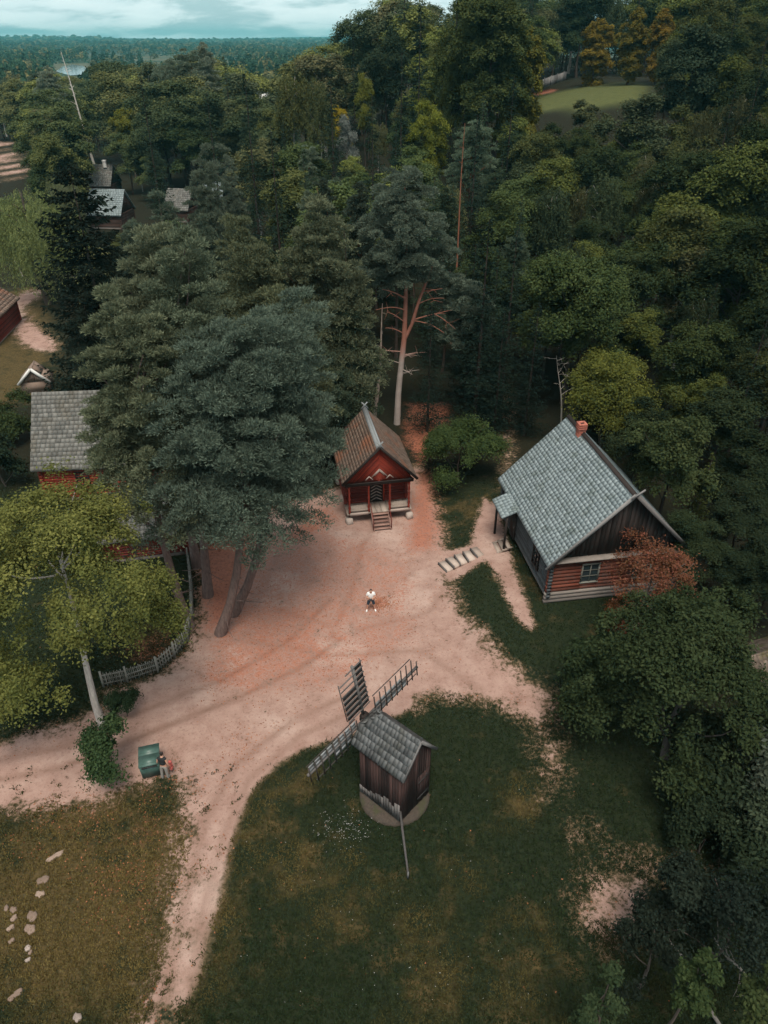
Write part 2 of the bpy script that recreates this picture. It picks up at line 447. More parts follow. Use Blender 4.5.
# meadow / lawn on the hill
hp = np.array([ground(px, py) for px, py in ((534, 112), (532, 98), (560, 90), (600, 85), (650, 82), (650, 98), (620, 108), (580, 112))])
hill_lawn = np.clip(0.5 + signed(hp, X1, Y1) / 4.0, 0, 1)
oh = np.array([ground(px, py) for px, py in ((531, 99), (534, 92), (556, 86), (560, 88), (546, 95))])
litter = np.maximum(litter, np.clip(0.5 + signed(oh, X1, Y1) / 3.0, 0, 1))
lawn = np.maximum(lawn, hill_lawn)
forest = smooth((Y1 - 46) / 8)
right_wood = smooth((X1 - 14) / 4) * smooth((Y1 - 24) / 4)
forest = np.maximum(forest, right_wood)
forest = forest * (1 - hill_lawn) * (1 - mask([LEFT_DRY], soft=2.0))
fields = smooth((Y1 - 620) / 200) * (1 - smooth((Y1 - 1900) / 600))

gi = np.arange(NXg * NYg).reshape(NYg, NXg)
GF = np.stack([gi[:-1, :-1], gi[:-1, 1:], gi[1:, 1:], gi[1:, :-1]], -1).reshape(-1, 4)

def ground_material():
    m, nt, out = new_mat('ground'); t = NT(nt)
    tc = t.n('ShaderNodeTexCoord'); P = tc.outputs['Object']
    n_big = t.noise(P, 0.22, 4, 0.6)
    n_mid = t.noise(P, 0.9, 5, 0.65)
    n_fine = t.noise(P, 5.0, 6, 0.7)
    n_grain = t.noise(P, 22.0, 3, 0.7)
    # --- sand
    s0 = t.mix(t.ramp(n_mid, 0.3, 0.72), (0.28, 0.170, 0.140), (0.405, 0.278, 0.234))
    s0 = t.mix(t.math('MULTIPLY', t.sstep(n_big, 0.50, 0.66), 0.6), s0, (0.475, 0.352, 0.304))
    s0 = t.mix(t.math('MULTIPLY', t.sstep(n_fine, 0.50, 0.70), 0.5), s0, (0.17, 0.095, 0.07))
    s0 = t.mix(t.math('MULTIPLY', t.sstep(n_grain, 0.5, 0.75), 0.35), s0, (0.16, 0.10, 0.07))
    # --- grass
    dry_a = t.attr('dry')
    g_green = t.mix(t.ramp(n_fine, 0.3, 0.7), (0.008, 0.013, 0.008), (0.024, 0.032, 0.014))
    g_dry = t.mix(t.ramp(n_fine, 0.3, 0.7), (0.045, 0.035, 0.015), (0.125, 0.085, 0.036))
    df = t.math('ADD', dry_a, t.math('ADD', t.math('MULTIPLY', t.math('SUBTRACT', n_mid, 0.5), 1.3), t.math('MULTIPLY', t.math('SUBTRACT', t.noise(P, 0.45, 4, 0.6), 0.5), 1.8)))
    g = t.mix(t.math('MULTIPLY', t.sstep(df, 0.2, 0.95), 0.85), g_green, g_dry)
    g = t.mix(t.math('MULTIPLY', t.sstep(n_grain, 0.55, 0.8), 0.35), g, (0.012, 0.016, 0.008))
    hl = t.attr('hill_lawn')
    g = t.mix(hl, g, t.mix(n_mid, (0.042, 0.056, 0.020), (0.115, 0.12, 0.044)))
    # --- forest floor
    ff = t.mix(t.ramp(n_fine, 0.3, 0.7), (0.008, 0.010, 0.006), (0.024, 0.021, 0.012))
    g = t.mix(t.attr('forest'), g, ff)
    # --- fields
    fl = t.mix(t.sstep(t.noise(P, 0.006, 3), 0.45, 0.55), (0.03, 0.048, 0.028), (0.085, 0.085, 0.055))
    g = t.mix(t.attr('fields'), g, fl)
    # --- farther land: dark forest broken by a few pale fields
    fw = t.mix(t.sstep(t.noise(P, 0.0011, 3), 0.60, 0.66), (0.012, 0.026, 0.02), (0.09, 0.12, 0.07))
    g = t.mix(t.attr('farland'), g, fw)
    # --- sand over grass, edges broken by weeds
    sa = t.attr('sand')
    edge = t.math('ADD', sa, t.math('MULTIPLY', t.attr('ragged'), t.math('ADD', t.math('MULTIPLY', t.math('SUBTRACT', n_mid, 0.5), 1.7), t.math('MULTIPLY', t.math('SUBTRACT', n_fine, 0.5), 1.7))))
    worn = t.mix(t.ramp(n_fine, 0.3, 0.7), (0.05, 0.042, 0.02), (0.17, 0.115, 0.07))
    c = t.mix(t.math('MULTIPLY', t.math('MULTIPLY', t.sstep(edge, 0.02, 0.5), 0.8), t.sstep(sa, 0.0, 0.15)), g, worn)
    s0 = t.mix(t.math('MULTIPLY', t.attr('rut'), t.ramp(n_mid, 0.25, 0.6)), s0, (0.17, 0.095, 0.07))
    c = t.mix(t.math('MULTIPLY', t.sstep(edge, 0.34, 0.78), t.sstep(sa, 0.0, 0.15)), c, s0)
    # --- leaf litter
    vo = t.n('ShaderNodeTexVoronoi'); vo.inputs['Scale'].default_value = 5.5; t.l(P, vo.inputs['Vector'])
    lf = t.attr('litter')
    lc = t.mix(t.ramp(n_fine, 0.3, 0.7), (0.18, 0.060, 0.040), (0.43, 0.165, 0.10))
    le = t.math('ADD', t.math('MULTIPLY', lf, 1.15), t.math('ADD', t.math('MULTIPLY', t.math('SUBTRACT', n_mid, 0.5), 0.9), t.math('MULTIPLY', t.math('SUBTRACT', n_fine, 0.5), 0.8)))
    le2 = t.math('ADD', le, t.math('MULTIPLY', t.math('SUBTRACT', t.noise(P, 11.0, 3, 0.8), 0.5), 1.6))
    c = t.mix(t.math('MULTIPLY', t.sstep(le, 0.35, 1.0), 0.38), c, lc)
    c = t.mix(t.math('MULTIPLY', t.sstep(le2, 0.5, 0.95), 0.7), c, lc)
    p = t.n('ShaderNodeBsdfPrincipled'); t.l(c, p.inputs['Base Color']); p.inputs['Roughness'].default_value = 0.95
    p.inputs['Specular IOR Level'].default_value = 0.1
    b = t.n('ShaderNodeBump'); b.inputs['Strength'].default_value = 0.6; b.inputs['Distance'].default_value = 0.06
    t.l(t.math('ADD', n_fine, t.math('MULTIPLY', n_grain, 0.5)), b.inputs['Height']); t.l(b.outputs[0], p.inputs['Normal'])
    t.l(p.outputs[0], out.inputs['Surface'])
    return m

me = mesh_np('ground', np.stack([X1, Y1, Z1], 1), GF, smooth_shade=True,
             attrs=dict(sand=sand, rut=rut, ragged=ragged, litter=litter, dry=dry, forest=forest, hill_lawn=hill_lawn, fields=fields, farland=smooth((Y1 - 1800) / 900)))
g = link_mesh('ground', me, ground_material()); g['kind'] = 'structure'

# lake in the valley
def lake():
    pts = [(56, 71.5), (62, 66.5), (72, 64.5), (84, 66), (88, 69.5), (86, 74), (70, 75.5)]
    w = np.array([at_z(px, py, -2.5) for px, py in pts])
    V = [(x, y, -2.5) for x, y in w]
    me = bpy.data.meshes.new('lake'); me.from_pydata(V, [], [list(range(len(V)))]); me.update()
    m, nt, out = new_mat('water'); t = NT(nt)
    p = t.n('ShaderNodeBsdfPrincipled'); p.inputs['Base Color'].default_value = (0.10, 0.13, 0.14, 1); p.inputs['Roughness'].default_value = 0.12
    t.l(p.outputs[0], out.inputs['Surface'])
    o = link_mesh('lake', me, m); o['kind'] = 'structure'
lake()

# ------------------------------------------------------------------ sky, sun, air, camera
SUN_EL, SUN_AZ = R(66), R(176)      # azimuth measured from +Y towards +X: light comes from the left, slightly behind the viewer
w = bpy.data.worlds.new('World'); SC.world = w; w.use_nodes = True
nt = w.node_tree; nt.nodes.clear(); t = NT(nt)
sky = t.n('ShaderNodeTexSky'); sky.sky_type = 'NISHITA'; sky.sun_disc = False
sky.sun_elevation = SUN_EL; sky.sun_rotation = SUN_AZ; sky.air_density = 1.0; sky.dust_density = 2.0; sky.altitude = 100
tc = t.n('ShaderNodeTexCoord')
sx = t.n('ShaderNodeSeparateXYZ'); t.l(tc.outputs['Generated'], sx.inputs[0])
zc = t.math('MAXIMUM', sx.outputs[2], 0.0)
den = t.math('ADD', zc, 0.17)
cx = t.n('ShaderNodeCombineXYZ')
t.l(t.math('DIVIDE', sx.outputs[0], den), cx.inputs[0]); t.l(t.math('DIVIDE', sx.outputs[1], den), cx.inputs[1])
n1 = t.noise(cx.outputs[0], 1.3, 7, 0.6, 0.3)
n2 = t.noise(cx.outputs[0], 2.6, 6, 0.6)
cl = t.sstep(t.math('ADD', t.math('MULTIPLY', n1, 0.75), t.math('MULTIPLY', n2, 0.3)), 0.44, 0.58)
hi = t.sstep(zc, 0.03, 0.45)
cloud = t.mix(t.ramp(n2, 0.3, 0.7), t.mix(hi, (5.2, 6.5, 6.7), (5.0, 5.2, 5.1)), t.mix(hi, (6.6, 7.6, 7.6), (6.6, 6.6, 6.4)))
veil = t.mix(0.6, sky.outputs[0], t.mix(hi, (3.1, 5.4, 6.0), (3.8, 4.6, 4.8)))
col = t.mix(t.math('ADD', t.math('MULTIPLY', cl, 0.8), 0.12), veil, cloud)
bg = t.n('ShaderNodeBackground'); t.l(col, bg.inputs['Color']); bg.inputs['Strength'].default_value = 0.098
wo = t.n('ShaderNodeOutputWorld'); t.l(bg.outputs[0], wo.inputs['Surface'])

sl = bpy.data.lights.new('sun', 'SUN'); sl.energy = 2.6; sl.angle = R(26); sl.color = (1.0, 0.91, 0.78)
so = bpy.data.objects.new('sun', sl); COL.objects.link(so)
sd = Vector((math.sin(SUN_AZ) * math.cos(SUN_EL), math.cos(SUN_AZ) * math.cos(SUN_EL), math.sin(SUN_EL)))
so.rotation_euler = sd.to_track_quat('Z', 'Y').to_euler(); so.location = (-60, -40, 90)

def haze():
    b = MB(); b.box((0, 4600, 42.5), (19000, 10000, 95), tone=0.5)
    m, nt, out = new_mat('haze'); t = NT(nt)
    v = t.n('ShaderNodeVolumePrincipled')
    v.inputs['Color'].default_value = (0.22, 0.72, 0.78, 1); v.inputs['Density'].default_value = 0.00012; v.inputs['Anisotropy'].default_value = 0.0
    t.l(v.outputs[0], out.inputs['Volume'])
    o = b.build('haze', m); o['kind'] = 'stuff'; o['label'] = 'thin pale blue air over the whole valley'
    o.display_type = 'WIRE'
haze()

cam = bpy.data.cameras.new('camera'); cam.sensor_fit = 'VERTICAL'; cam.sensor_height = 24; cam.sensor_width = 18; cam.lens = 24 * FPX / 1024
cam.clip_start = 0.1; cam.clip_end = 30000
co = bpy.data.objects.new('camera', cam); COL.objects.link(co); co.location = (0, 0, CAM_H); co.rotation_euler = (math.pi / 2 - PITCH, 0, 0)
SC.camera = co
SC.render.engine = 'CYCLES'
cy = SC.cycles
cy.max_bounces = 5; cy.diffuse_bounces = 3; cy.glossy_bounces = 2; cy.transmission_bounces = 3; cy.volume_bounces = 0; cy.transparent_max_bounces = 4
cy.use_adaptive_sampling = True; cy.adaptive_threshold = 0.02; cy.use_denoising = True
cy.caustics_reflective = False; cy.caustics_refractive = False
vs = SC.view_settings
vs.view_transform = 'Standard'; vs.look = 'None'; vs.exposure = 0.55; vs.gamma = 1.0; vs.use_curve_mapping = False
# ------------------------------------------------------------------ building pieces (local frame: x along the front, y to the back, z up)
def shingles(origin, udir, vdir, W, L, sw, sh, thick, seed, clip=None, jit=0.02):
    """a roof plane of separate overlapping shingles: origin = eave corner, u along the eave, v up the slope"""
    mb = MB(seed); r = random.Random(seed)
    u = np.array(udir, float); u /= np.linalg.norm(u); v = np.array(vdir, float); v /= np.linalg.norm(v)
    nrm = np.cross(u, v)
    if nrm[2] < 0: nrm = -nrm
    o = np.array(origin, float)
    rows = int(math.ceil(L / sh))
    for i in range(rows):
        off = (i % 2) * 0.5 * sw + r.uniform(-0.1, 0.1) * sw
        x = -off
        rowt = r.random() * 0.25
        while x < W:
            w = sw * r.uniform(0.8, 1.2)
            a, b = max(0, x), min(W, x + w)
            if b - a > 0.03:
                y0 = i * sh - r.uniform(0, jit); y1 = min((i + 1.25) * sh, L)
                y0 = max(y0, -0.05)
                if not clip or clip((a + b) / 2, (y0 + y1) / 2):
                    lift = r.uniform(0.0, jit * 0.6)
                    lf_ = thick * .62 + lift * .5; tw = r.uniform(-.2, .2) * jit
                    p = [o + u * (a + 0.006) + v * y0 + nrm * (lf_ + tw), o + u * (b - 0.006) + v * y0 + nrm * (lf_ - tw),
                         o + u * (b - 0.008) + v * y1 + nrm * thick * 0.25, o + u * (a + 0.008) + v * y1 + nrm * thick * 0.25]
                    q = [x_ - nrm * thick * 0.9 for x_ in p]
                    mb.add(p + q, [(0, 1, 2, 3), (7, 6, 5, 4), (0, 4, 5, 1), (1, 5, 6, 2), (2, 6, 7, 3), (3, 7, 4, 0)], min(1, max(0, rowt + r.random() * 0.8)))
            x += w
    return mb

def logs(mb, p, q, z0, z1, n, w=0.22, over=0.0):
    """stack of round-cornered logs between plan points p and q"""
    p = np.array(p, float); q = np.array(q, float)
    d = (q - p) / np.linalg.norm(q - p); nn = np.array((-d[1], d[0]))
    a, b = p - d * over, q + d * over
    h = (z1 - z0) / n
    for i in range(n):
        zc = z0 + (i + 0.5) * h
        hh, c = h * 0.49, 0.3
        prof = [(-w / 2, -hh * c), (-w / 2 * 0.45, -hh), (w / 2 * 0.45, -hh), (w / 2, -hh * c), (w / 2, hh * c), (w / 2 * 0.45, hh), (-w / 2 * 0.45, hh), (-w / 2, hh * c)]
        jig = mb.r.uniform(-0.008, 0.008)
        V = [(*(e + nn * (pr[0] + jig)), zc + pr[1]) for e in (a, b) for pr in prof]
        F = [(k, (k + 1) % 8, 8 + (k + 1) % 8, 8 + k) for k in range(8)]
        F += [(0, 3, 2, 1), (0, 7, 4, 3), (7, 6, 5, 4), (8, 9, 10, 11), (8, 11, 12, 15), (12, 13, 14, 15)]
        mb.add(V, F)
    return mb

def window(parent, c, w, h, axis, out, frame_mat, name='window', bars=(2, 3)):
    """window on a wall: c centre, axis = direction along the wall, out = outward normal"""
    ax = np.array((*axis, 0.0)); o = np.array((*out, 0.0)); c = np.array(c, float); up = np.array((0, 0, 1.0))
    f = MB(3)
    for s in (-1, 1):
        f.bar(c + ax * s * (w / 2 + 0.04) - up * (h / 2 + 0.08), c + ax * s * (w / 2 + 0.04) + up * (h / 2 + 0.08), 0.09, 0.09)
        f.bar(c - ax * (w / 2 + 0.1) + up * s * (h / 2 + 0.05) + o * 0.012, c + ax * (w / 2 + 0.1) + up * s * (h / 2 + 0.05) + o * 0.012, 0.11, 0.09)
    for k in range(1, bars[0]):
        x = -w / 2 + w * k / bars[0]; f.bar(c + ax * x - up * h / 2, c + ax * x + up * h / 2, 0.045, 0.045)
    for k in range(1, bars[1]):
        z = -h / 2 + h * k / bars[1]; f.bar(c - ax * w / 2 + up * z, c + ax * w / 2 + up * z, 0.04, 0.04)
    fo = f.build(name, frame_mat, parent)
    g = MB(4)
    cc = c - o * 0.03
    g.add([cc - ax * w / 2 - up * h / 2, cc + ax * w / 2 - up * h / 2, cc + ax * w / 2 + up * h / 2, cc - ax * w / 2 + up * h / 2], [(0, 1, 2, 3)])
    g.build('pane', M['glass'], fo)
    return fo

# ------------------------------------------------------------------ the red granary with its porch
def granary():
    rz = R(10.5)
    root = thing('granary', 'small red log granary with steep brown roof, carved gable and open porch', 'granary', (0, 0, 0), rz)
    cx, cyy = -0.34, 44.55           # middle of the porch front on the ground
    root.location = (cx, cyy, ter(cx, cyy))
    HW, RZ, EZ, OV = 2.72, 6.3, 3.55, 0.3
    y0, y1 = -0.35, 6.3              # roof length
    sl = np.hypot(HW, RZ - EZ)
    for s, nm in ((-1, 'roof'), (1, 'roof')):
        if s < 0: mb = shingles((-HW, y0, EZ), (0, 1, 0), (HW, 0, RZ - EZ), y1 - y0, sl, 0.17, 0.26, 0.035, 11)
        else: mb = shingles((HW, y0, EZ), (0, 1, 0), (-HW, 0, RZ - EZ), y1 - y0, sl, 0.17, 0.26, 0.035, 12)
        # sheathing under the shingles
        k = 0.06
        mb.add([(s * HW, y0 + 0.04, EZ - k), (s * HW, y1 - 0.04, EZ - k), (0, y1 - 0.04, RZ - k), (0, y0 + 0.04, RZ - k),
                (s * HW, y0 + 0.04, EZ - k - 0.05), (s * HW, y1 - 0.04, EZ - k - 0.05), (0, y1 - 0.04, RZ - k - 0.05), (0, y0 + 0.04, RZ - k - 0.05)],
               [(0, 1, 2, 3), (7, 6, 5, 4), (0, 4, 5, 1), (1, 5, 6, 2), (2, 6, 7, 3), (3, 7, 4, 0)], 0.2)
        ro = mb.build('roof', M['shingle_brown'], root)
        if s < 0:
            rb = MB(5)
            for q in (-1, 1):
                rb.prism([(0.012 * q, y0 - 0.02, RZ + 0.05), (0.22 * q, y0 - 0.02, RZ + 0.05 - 0.22 * (RZ - EZ) / HW), (0.22 * q, y1 + 0.02, RZ + 0.05 - 0.22 * (RZ - EZ) / HW), (0.012 * q, y1 + 0.02, RZ + 0.05)],
                         (0, 0, 0), (0, 0, 1), 0.035)
            rb.build('ridge_board', M['ridge_board'], ro)
            for ye in (y0 + 0.02, y1 - 0.02):
                f = MB(6)
                f.bar((-0.28, ye, RZ - 0.12), (0.22, ye + 0.03, RZ + 0.42), 0.05, 0.09); f.bar((0.28, ye + 0.05, RZ - 0.12), (-0.22, ye + 0.02, RZ + 0.42), 0.05, 0.09)
                f.build('finial', M['ridge_board'], ro)
        # barge board
        bb = MB(7); bb.bar((s * (HW + 0.02), y0 - 0.03, EZ - 0.02), (0, y0 - 0.03, RZ + 0.02), 0.04, 0.2); bb.build('barge_board', M['dark_wood'], root)
    WX = 2.25
    DZ = 0.85
    # cabin walls, recessed behind the porch
    wl = MB(8)
    logs(wl, (-WX, 1.5), (WX, 1.5), DZ - 0.1, 3.55, 12, 0.2, 0.18)
    logs(wl, (-WX, 5.9), (WX, 5.9), DZ - 0.1, 3.55, 12, 0.2, 0.18)
    for s in (-1, 1): logs(wl, (s * WX, 1.5), (s * WX, 5.9), DZ - 0.22, 3.43, 12, 0.2, 0.18)
    wl.build('wall', M['red_log'], root)
    # gable of boards, set in chevrons, over the porch
    gb = MB(9); r = random.Random(4)
    bz, tz = 3.42, RZ - 0.14
    gw = HW - 0.22
    n = 15
    for s in (-1, 1):
        for k in range(n):
            a = k / n; b = (k + 0.94) / n
            # strips parallel to the roof slope
            x0, x1_ = s * gw * (1 - a), s * gw * (1 - b)
            top = lambda x: bz + (tz - bz) * (1 - abs(x) / gw)
            za, zb = bz + (tz - bz) * a * 0.0, 0
            dep = 0.03 + 0.012 * (k % 2)
            lo_a, lo_b = bz, bz
            hi_a = bz + (tz - bz) * (1 - a); hi_b = bz + (tz - bz) * (1 - b)
            gb.prism([(x0, 0, lo_a), (x1_, 0, lo_b), (0.004 * s, 0, hi_b * 0 + bz + (tz - bz) * (1 - b) if True else 0), (0.004 * s, 0, bz + (tz - bz) * (1 - a))], (0, -0.02 - dep, 0), (0, 1, 0), dep + 0.02)
    gb.build('gable', M['red_bright'], root)
    # carved diamond pieces in the gable
    cv = MB(10)
    for (x, z, s_) in ((0, 4.15, 0.55), (0, 4.15, 0.36), (-0.75, 3.78, 0.26), (0.75, 3.78, 0.26)):
        pts = [np.array((x - s_, -0.1, z - s_ * 0.55)), np.array((x, -0.1, z + s_ * 0.55)), np.array((x + s_, -0.1, z - s_ * 0.55))]
        for i in range(2): cv.bar(pts[i], pts[i + 1], 0.03, 0.075)
    cv.build('carved_trim', M['trim_pale'], root)
    bm_ = MB(11); bm_.box((0, -0.06, 3.32), (2 * WX + 0.5, 0.2, 0.2)); bm_.box((0, -0.17, 3.46), (2 * gw, 0.1, 0.06)); bm_.build('lintel_beam', M['dark_wood'], root)
    for s in (-1, 1):
        pl = MB(12); pl.box((s * WX, 0.75, 3.4), (0.2, 1.7, 0.2)); pl.build('side_beam', M['dark_wood'], root)
    # turned porch posts
    for x in (-WX + 0.05, -0.78, 0.78, WX - 0.05):
        p = MB(13); z = DZ
        prof = [(0.0, .085), (.25, .085), (.3, .055), (.5, .1), (.7, .055), (.85, .09), (1.1, .06), (1.3, .1), (1.5, .055), (1.7, .09), (1.95, .06), (2.1, .09), (2.37, .09)]
        p.tube([(x, 0, DZ + a) for a, _ in prof], [b for _, b in prof], 8)
        p.build('post', M['red_bright'], root)
    # porch deck, benches with pale fronts, stairs
    d = MB(14)
    for k in range(11): d.box((-2.2 + 0.44 * k, 0.72, DZ - 0.04), (0.425, 1.62, 0.06))
    d.build('porch_deck', M['deck'], root)
    for s in (-1, 1):
        rl = MB(15)
        rl.box((s * 1.5, -0.07, DZ - 0.03), (1.36, 0.07, 0.24)); rl.build('fascia_board', M['trim_pale'], root)
        be = MB(16)
        for k in range(3): be.box((s * 1.5, 0.10 + 0.17 * k, DZ + 0.36), (1.34, 0.155, 0.045))
        be.box((s * 1.5, 0.03, DZ + 0.2), (1.30, 0.04, 0.26)); be.build('porch_bench', M['deck'], root)
    # door with pale boards in chevron
    dr = MB(17); dr.box((0.0, 1.36, DZ + 1.02), (1.0, 0.08, 1.98), tone=0.2)
    do = dr.build('door', M['dark_wood'], root)
    dc = MB(18)
    for k in range(7):
        z = DZ + 0.25 + k * 0.27
        for s in (-1, 1): dc.bar((s * 0.42, 1.30, z - 0.12), (0.01 * s, 1.30, z + 0.12), 0.035, 0.07)
    dc.build('door_boards', M['trim_pale'], do)
    df = MB(19)
    for s in (-1, 1): df.box((s * 0.57, 1.34, DZ + 1.05), (0.12, 0.12, 2.1))
    df.box((0, 1.34, DZ + 2.16), (1.26, 0.13, 0.12)); df.build('door_frame', M['red_bright'], root)
    st = MB(20)
    for s in (-1, 1): st.bar((s * 0.62, -1.35, 0.02), (s * 0.62, -0.1, DZ - 0.02), 0.07, 0.2)
    for k in range(5):
        st.box((0, -1.2 + k * 0.25, 0.13 + k * 0.155), (1.18, 0.24, 0.05))
    so_ = st.build('stairs', M['step_wood'], root)
    for s in (-1, 1):
        h = MB(21); h.bar((s * 0.66, -1.3, 0.1), (s * 0.66, -1.3, 0.85), 0.06); h.bar((s * 0.66, -1.34, 0.83), (s * 0.66, -0.02, DZ + 0.75), 0.055)
        h.build('handrail', M['red_log'], so_)
    # corner stones
    for x, y in ((-WX, 0), (WX, 0), (-WX, 3.2), (WX, 3.2), (-WX, 5.9), (WX, 5.9)):
        f = MB(22); f.box((x, y, 0.18), (0.5, 0.5, 0.62), (0, 0, 0.3), taper=0.8); f.build('footing', M['stone'], root)
    sk = MB(23); sk.box((0, 3.6, DZ - 0.2), (4.3, 4.6, 0.2)); sk.build('floor_frame', M['dark_wood'], root)
granary()

# ------------------------------------------------------------------ the log house with the pale slate roof
def slate_house():
    rz = math.atan2(0.157, 0.9876)
    root = thing('log_house', 'weathered log house under a large pale blue-grey slate roof with brick chimney', 'house', (9.72, 33.95, 0.55), rz)
    W, D = 9.2, 10.4; EZ, RZ = 3.25, 7.85; H = W / 2
    sl = np.hypot(H, RZ - EZ)
    for s in (0, 1):
        if s == 0: mb = shingles((0, 0, EZ), (0, 1, 0), (H, 0, RZ - EZ), D, sl, 0.33, 0.27, 0.02, 31)
        else: mb = shingles((W, 0, EZ), (0, 1, 0), (-H, 0, RZ - EZ), D, sl, 0.33, 0.27, 0.02, 32)
        x0, x1_ = (0, H) if s == 0 else (W, H)
        k = 0.05
        mb.add([(x0, 0.03, EZ - k), (x0, D - 0.03, EZ - k), (x1_, D - 0.03, RZ - k), (x1_, 0.03, RZ - k), (x0, 0.03, EZ - k - 0.08), (x0, D - 0.03, EZ - k - 0.08), (x1_, D - 0.03, RZ - k - 0.08), (x1_, 0.03, RZ - k - 0.08)],
               [(0, 1, 2, 3), (7, 6, 5, 4), (0, 4, 5, 1), (1, 5, 6, 2), (2, 6, 7, 3), (3, 7, 4, 0)], 0.1)
        ro = mb.build('roof', M['slate'], root)
        if s == 0:
            rc = MB(33)
            for q in (-1, 1): rc.prism([(H + 0.01 * q, 0, RZ + 0.05), (H + 0.17 * q, 0, RZ - 0.11), (H + 0.17 * q, D, RZ - 0.11), (H + 0.01 * q, D, RZ + 0.05)], (0, 0, 0), (0, 0, 1), 0.03)
            rc.build('ridge_cap', M['dark_wood'], ro)
            # chimney astride the ridge near the back
            c = MB(34); cx, cy_ = H - 0.12, 7.95
            for i in range(9):
                z = RZ - 0.75 + i * 0.145
                w = 0.47 if i < 7 else 0.56
                c.box((cx, cy_, z), (w, w, 0.138))
            co_ = c.build('chimney', M['brick'], ro)
            c2 = MB(35)
            for a, b, sx_, sy_ in ((-0.21, 0, 0.14, 0.56), (0.21, 0, 0.14, 0.56), (0, -0.21, 0.28, 0.14), (0, 0.21, 0.28, 0.14)): c2.box((cx + a, cy_ + b, RZ + 0.56), (sx_, sy_, 0.13))
            c2.build('chimney_rim', M['brick'], co_)
            c3 = MB(36); c3.box((cx, cy_, RZ + 0.51), (0.27, 0.27, 0.05)); c3.build('flue', M['rubber'], co_)
        bb = MB(37); bb.bar((x0 - (0.15 if s == 0 else -0.15), -0.05, EZ - 0.2), (x1_ + (0.5 if s == 0 else -0.002), -0.05, RZ + 0.02 + (0.5 if s == 0 else 0)), 0.05, 0.24) if s == 1 else bb.bar((-0.12, -0.05, EZ - 0.16), (H - 0.03, -0.05, RZ - 0.02), 0.05, 0.24)
        bb.build('barge_board', M['grey_board'] if s == 0 else M['mill_pole'], root)
    hp = MB(38); hp.bar((H - 0.28, -0.12, RZ - 0.2), (H + 0.42, -0.12, RZ + 0.34), 0.06, 0.1); hp.build('barge_tip', M['grey_board'], root)
    wx0, wx1, wy0, wy1 = 0.42, W - 0.42, 0.5, D - 0.4
    l = MB(40); logs(l, (wx0, wy0), (wx0, wy1), 0.55, 3.5, 12, 0.24, 0.22); logs(l, (wx1, wy0), (wx1, wy1), 0.55, 3.5, 12, 0.24, 0.22); logs(l, (wx0, wy1), (wx1, wy1), 0.45, 3.4, 12, 0.24, 0.22)
    l.build('wall', M['grey_log'], root)
    l = MB(41); logs(l, (wx0, wy0), (2.28, wy0), 0.9, 3.30, 9, 0.24, 0.16); logs(l, (3.62, wy0), (wx1, wy0), 0.9, 3.30, 9, 0.24, 0.16)
    logs(l, (2.2, wy0 + 0.01), (3.7, wy0 + 0.01), 0.9, 1.42, 2, 0.22); logs(l, (2.2, wy0 + 0.01), (3.7, wy0 + 0.01), 2.85, 3.30, 2, 0.22)
    o = l.build('front_wall', M['orange_log'], root); o['label'] = 'reddish brown gable wall of flaking logs'
    l = MB(42); logs(l, (wx0, wy0 - 0.01), (wx1, wy0 - 0.01), 0.05, 0.9, 3, 0.26, 0.2); l.build('sill_log', M['pale_log'], root)
    b = MB(43); b.box((W / 2, D / 2, 0.12), (W - 1.1, D - 1.2, 0.7)); b.build('foundation', M['stone'], root)
    # pent board and dark boarded gable
    b = MB(44); b.box((W / 2, 0.30, 3.38), (W - 0.7, 0.5, 0.07), (0.12, 0, 0)); b.build('pent_board', M['pale_log'], root)
    g = MB(45); n = 30; a0, a1 = 0.35, W - 0.35
    for k in range(n):
        xa = a0 + (a1 - a0) * k / n; xb = a0 + (a1 - a0) * (k + 0.93) / n
        h = lambda x: EZ - 0.1 + (RZ - EZ) * (1 - abs(x - H) / H)
        g.prism([(xa, 0, 3.3), (xb, 0, 3.3), (xb, 0, max(3.32, h(xb) - 0.12)), (xa, 0, max(3.32, h(xa) - 0.12))], (0, 0.47 + 0.012 * (k % 2), 0), (0, 1, 0), 0.05)
    g.build('gable', M['dark_wood'], root)
    window(root, (2.95, 0.42, 2.13), 1.0, 1.3, (1, 0), (0, -1), M['fence'])
    window(root, (6.3, 0.36, 2.13), 1.0, 1.3, (1, 0), (0, -1), M['fence'])
    # shutter-like dark opening in the long wall
    window(root, (0.27, 2.6, 2.0), 0.9, 1.2, (0, 1), (-1, 0), M['dark_wood'])
    # canopy over the door in the long wall
    mb = shingles((-1.0, 5.95, 2.92), (0, 1, 0), (1.5, 0, 0.62), 2.35, 1.30, 0.33, 0.27, 0.02, 46)
    mb.add([(-1.0, 5.97, 2.88), (-1.0, 8.28, 2.88), (0.2, 8.28, 3.37), (0.2, 5.97, 3.37), (-1.0, 5.97, 2.82), (-1.0, 8.28, 2.82), (0.2, 8.28, 3.31), (0.2, 5.97, 3.31)],
           [(0, 1, 2, 3), (7, 6, 5, 4), (0, 4, 5, 1), (1, 5, 6, 2), (2, 6, 7, 3), (3, 7, 4, 0)], 0.1)
    pc = mb.build('porch_roof', M['slate'], root)
    for y in (6.05, 8.2):
        p = MB(47); p.box((-0.62, y, 1.44), (0.13, 0.13, 2.75)); p.build('porch_post', M['dark_wood'], root)
    d = MB(48); d.box((0.26, 7.1, 1.5), (0.1, 0.95, 2.0)); do = d.build('door', M['dark_wood'], root)
    hd = MB(49); hd.box((0.18, 6.75, 1.5), (0.06, 0.05, 0.16)); hd.build('handle', M['grey_board'], do)
    st = MB(50)
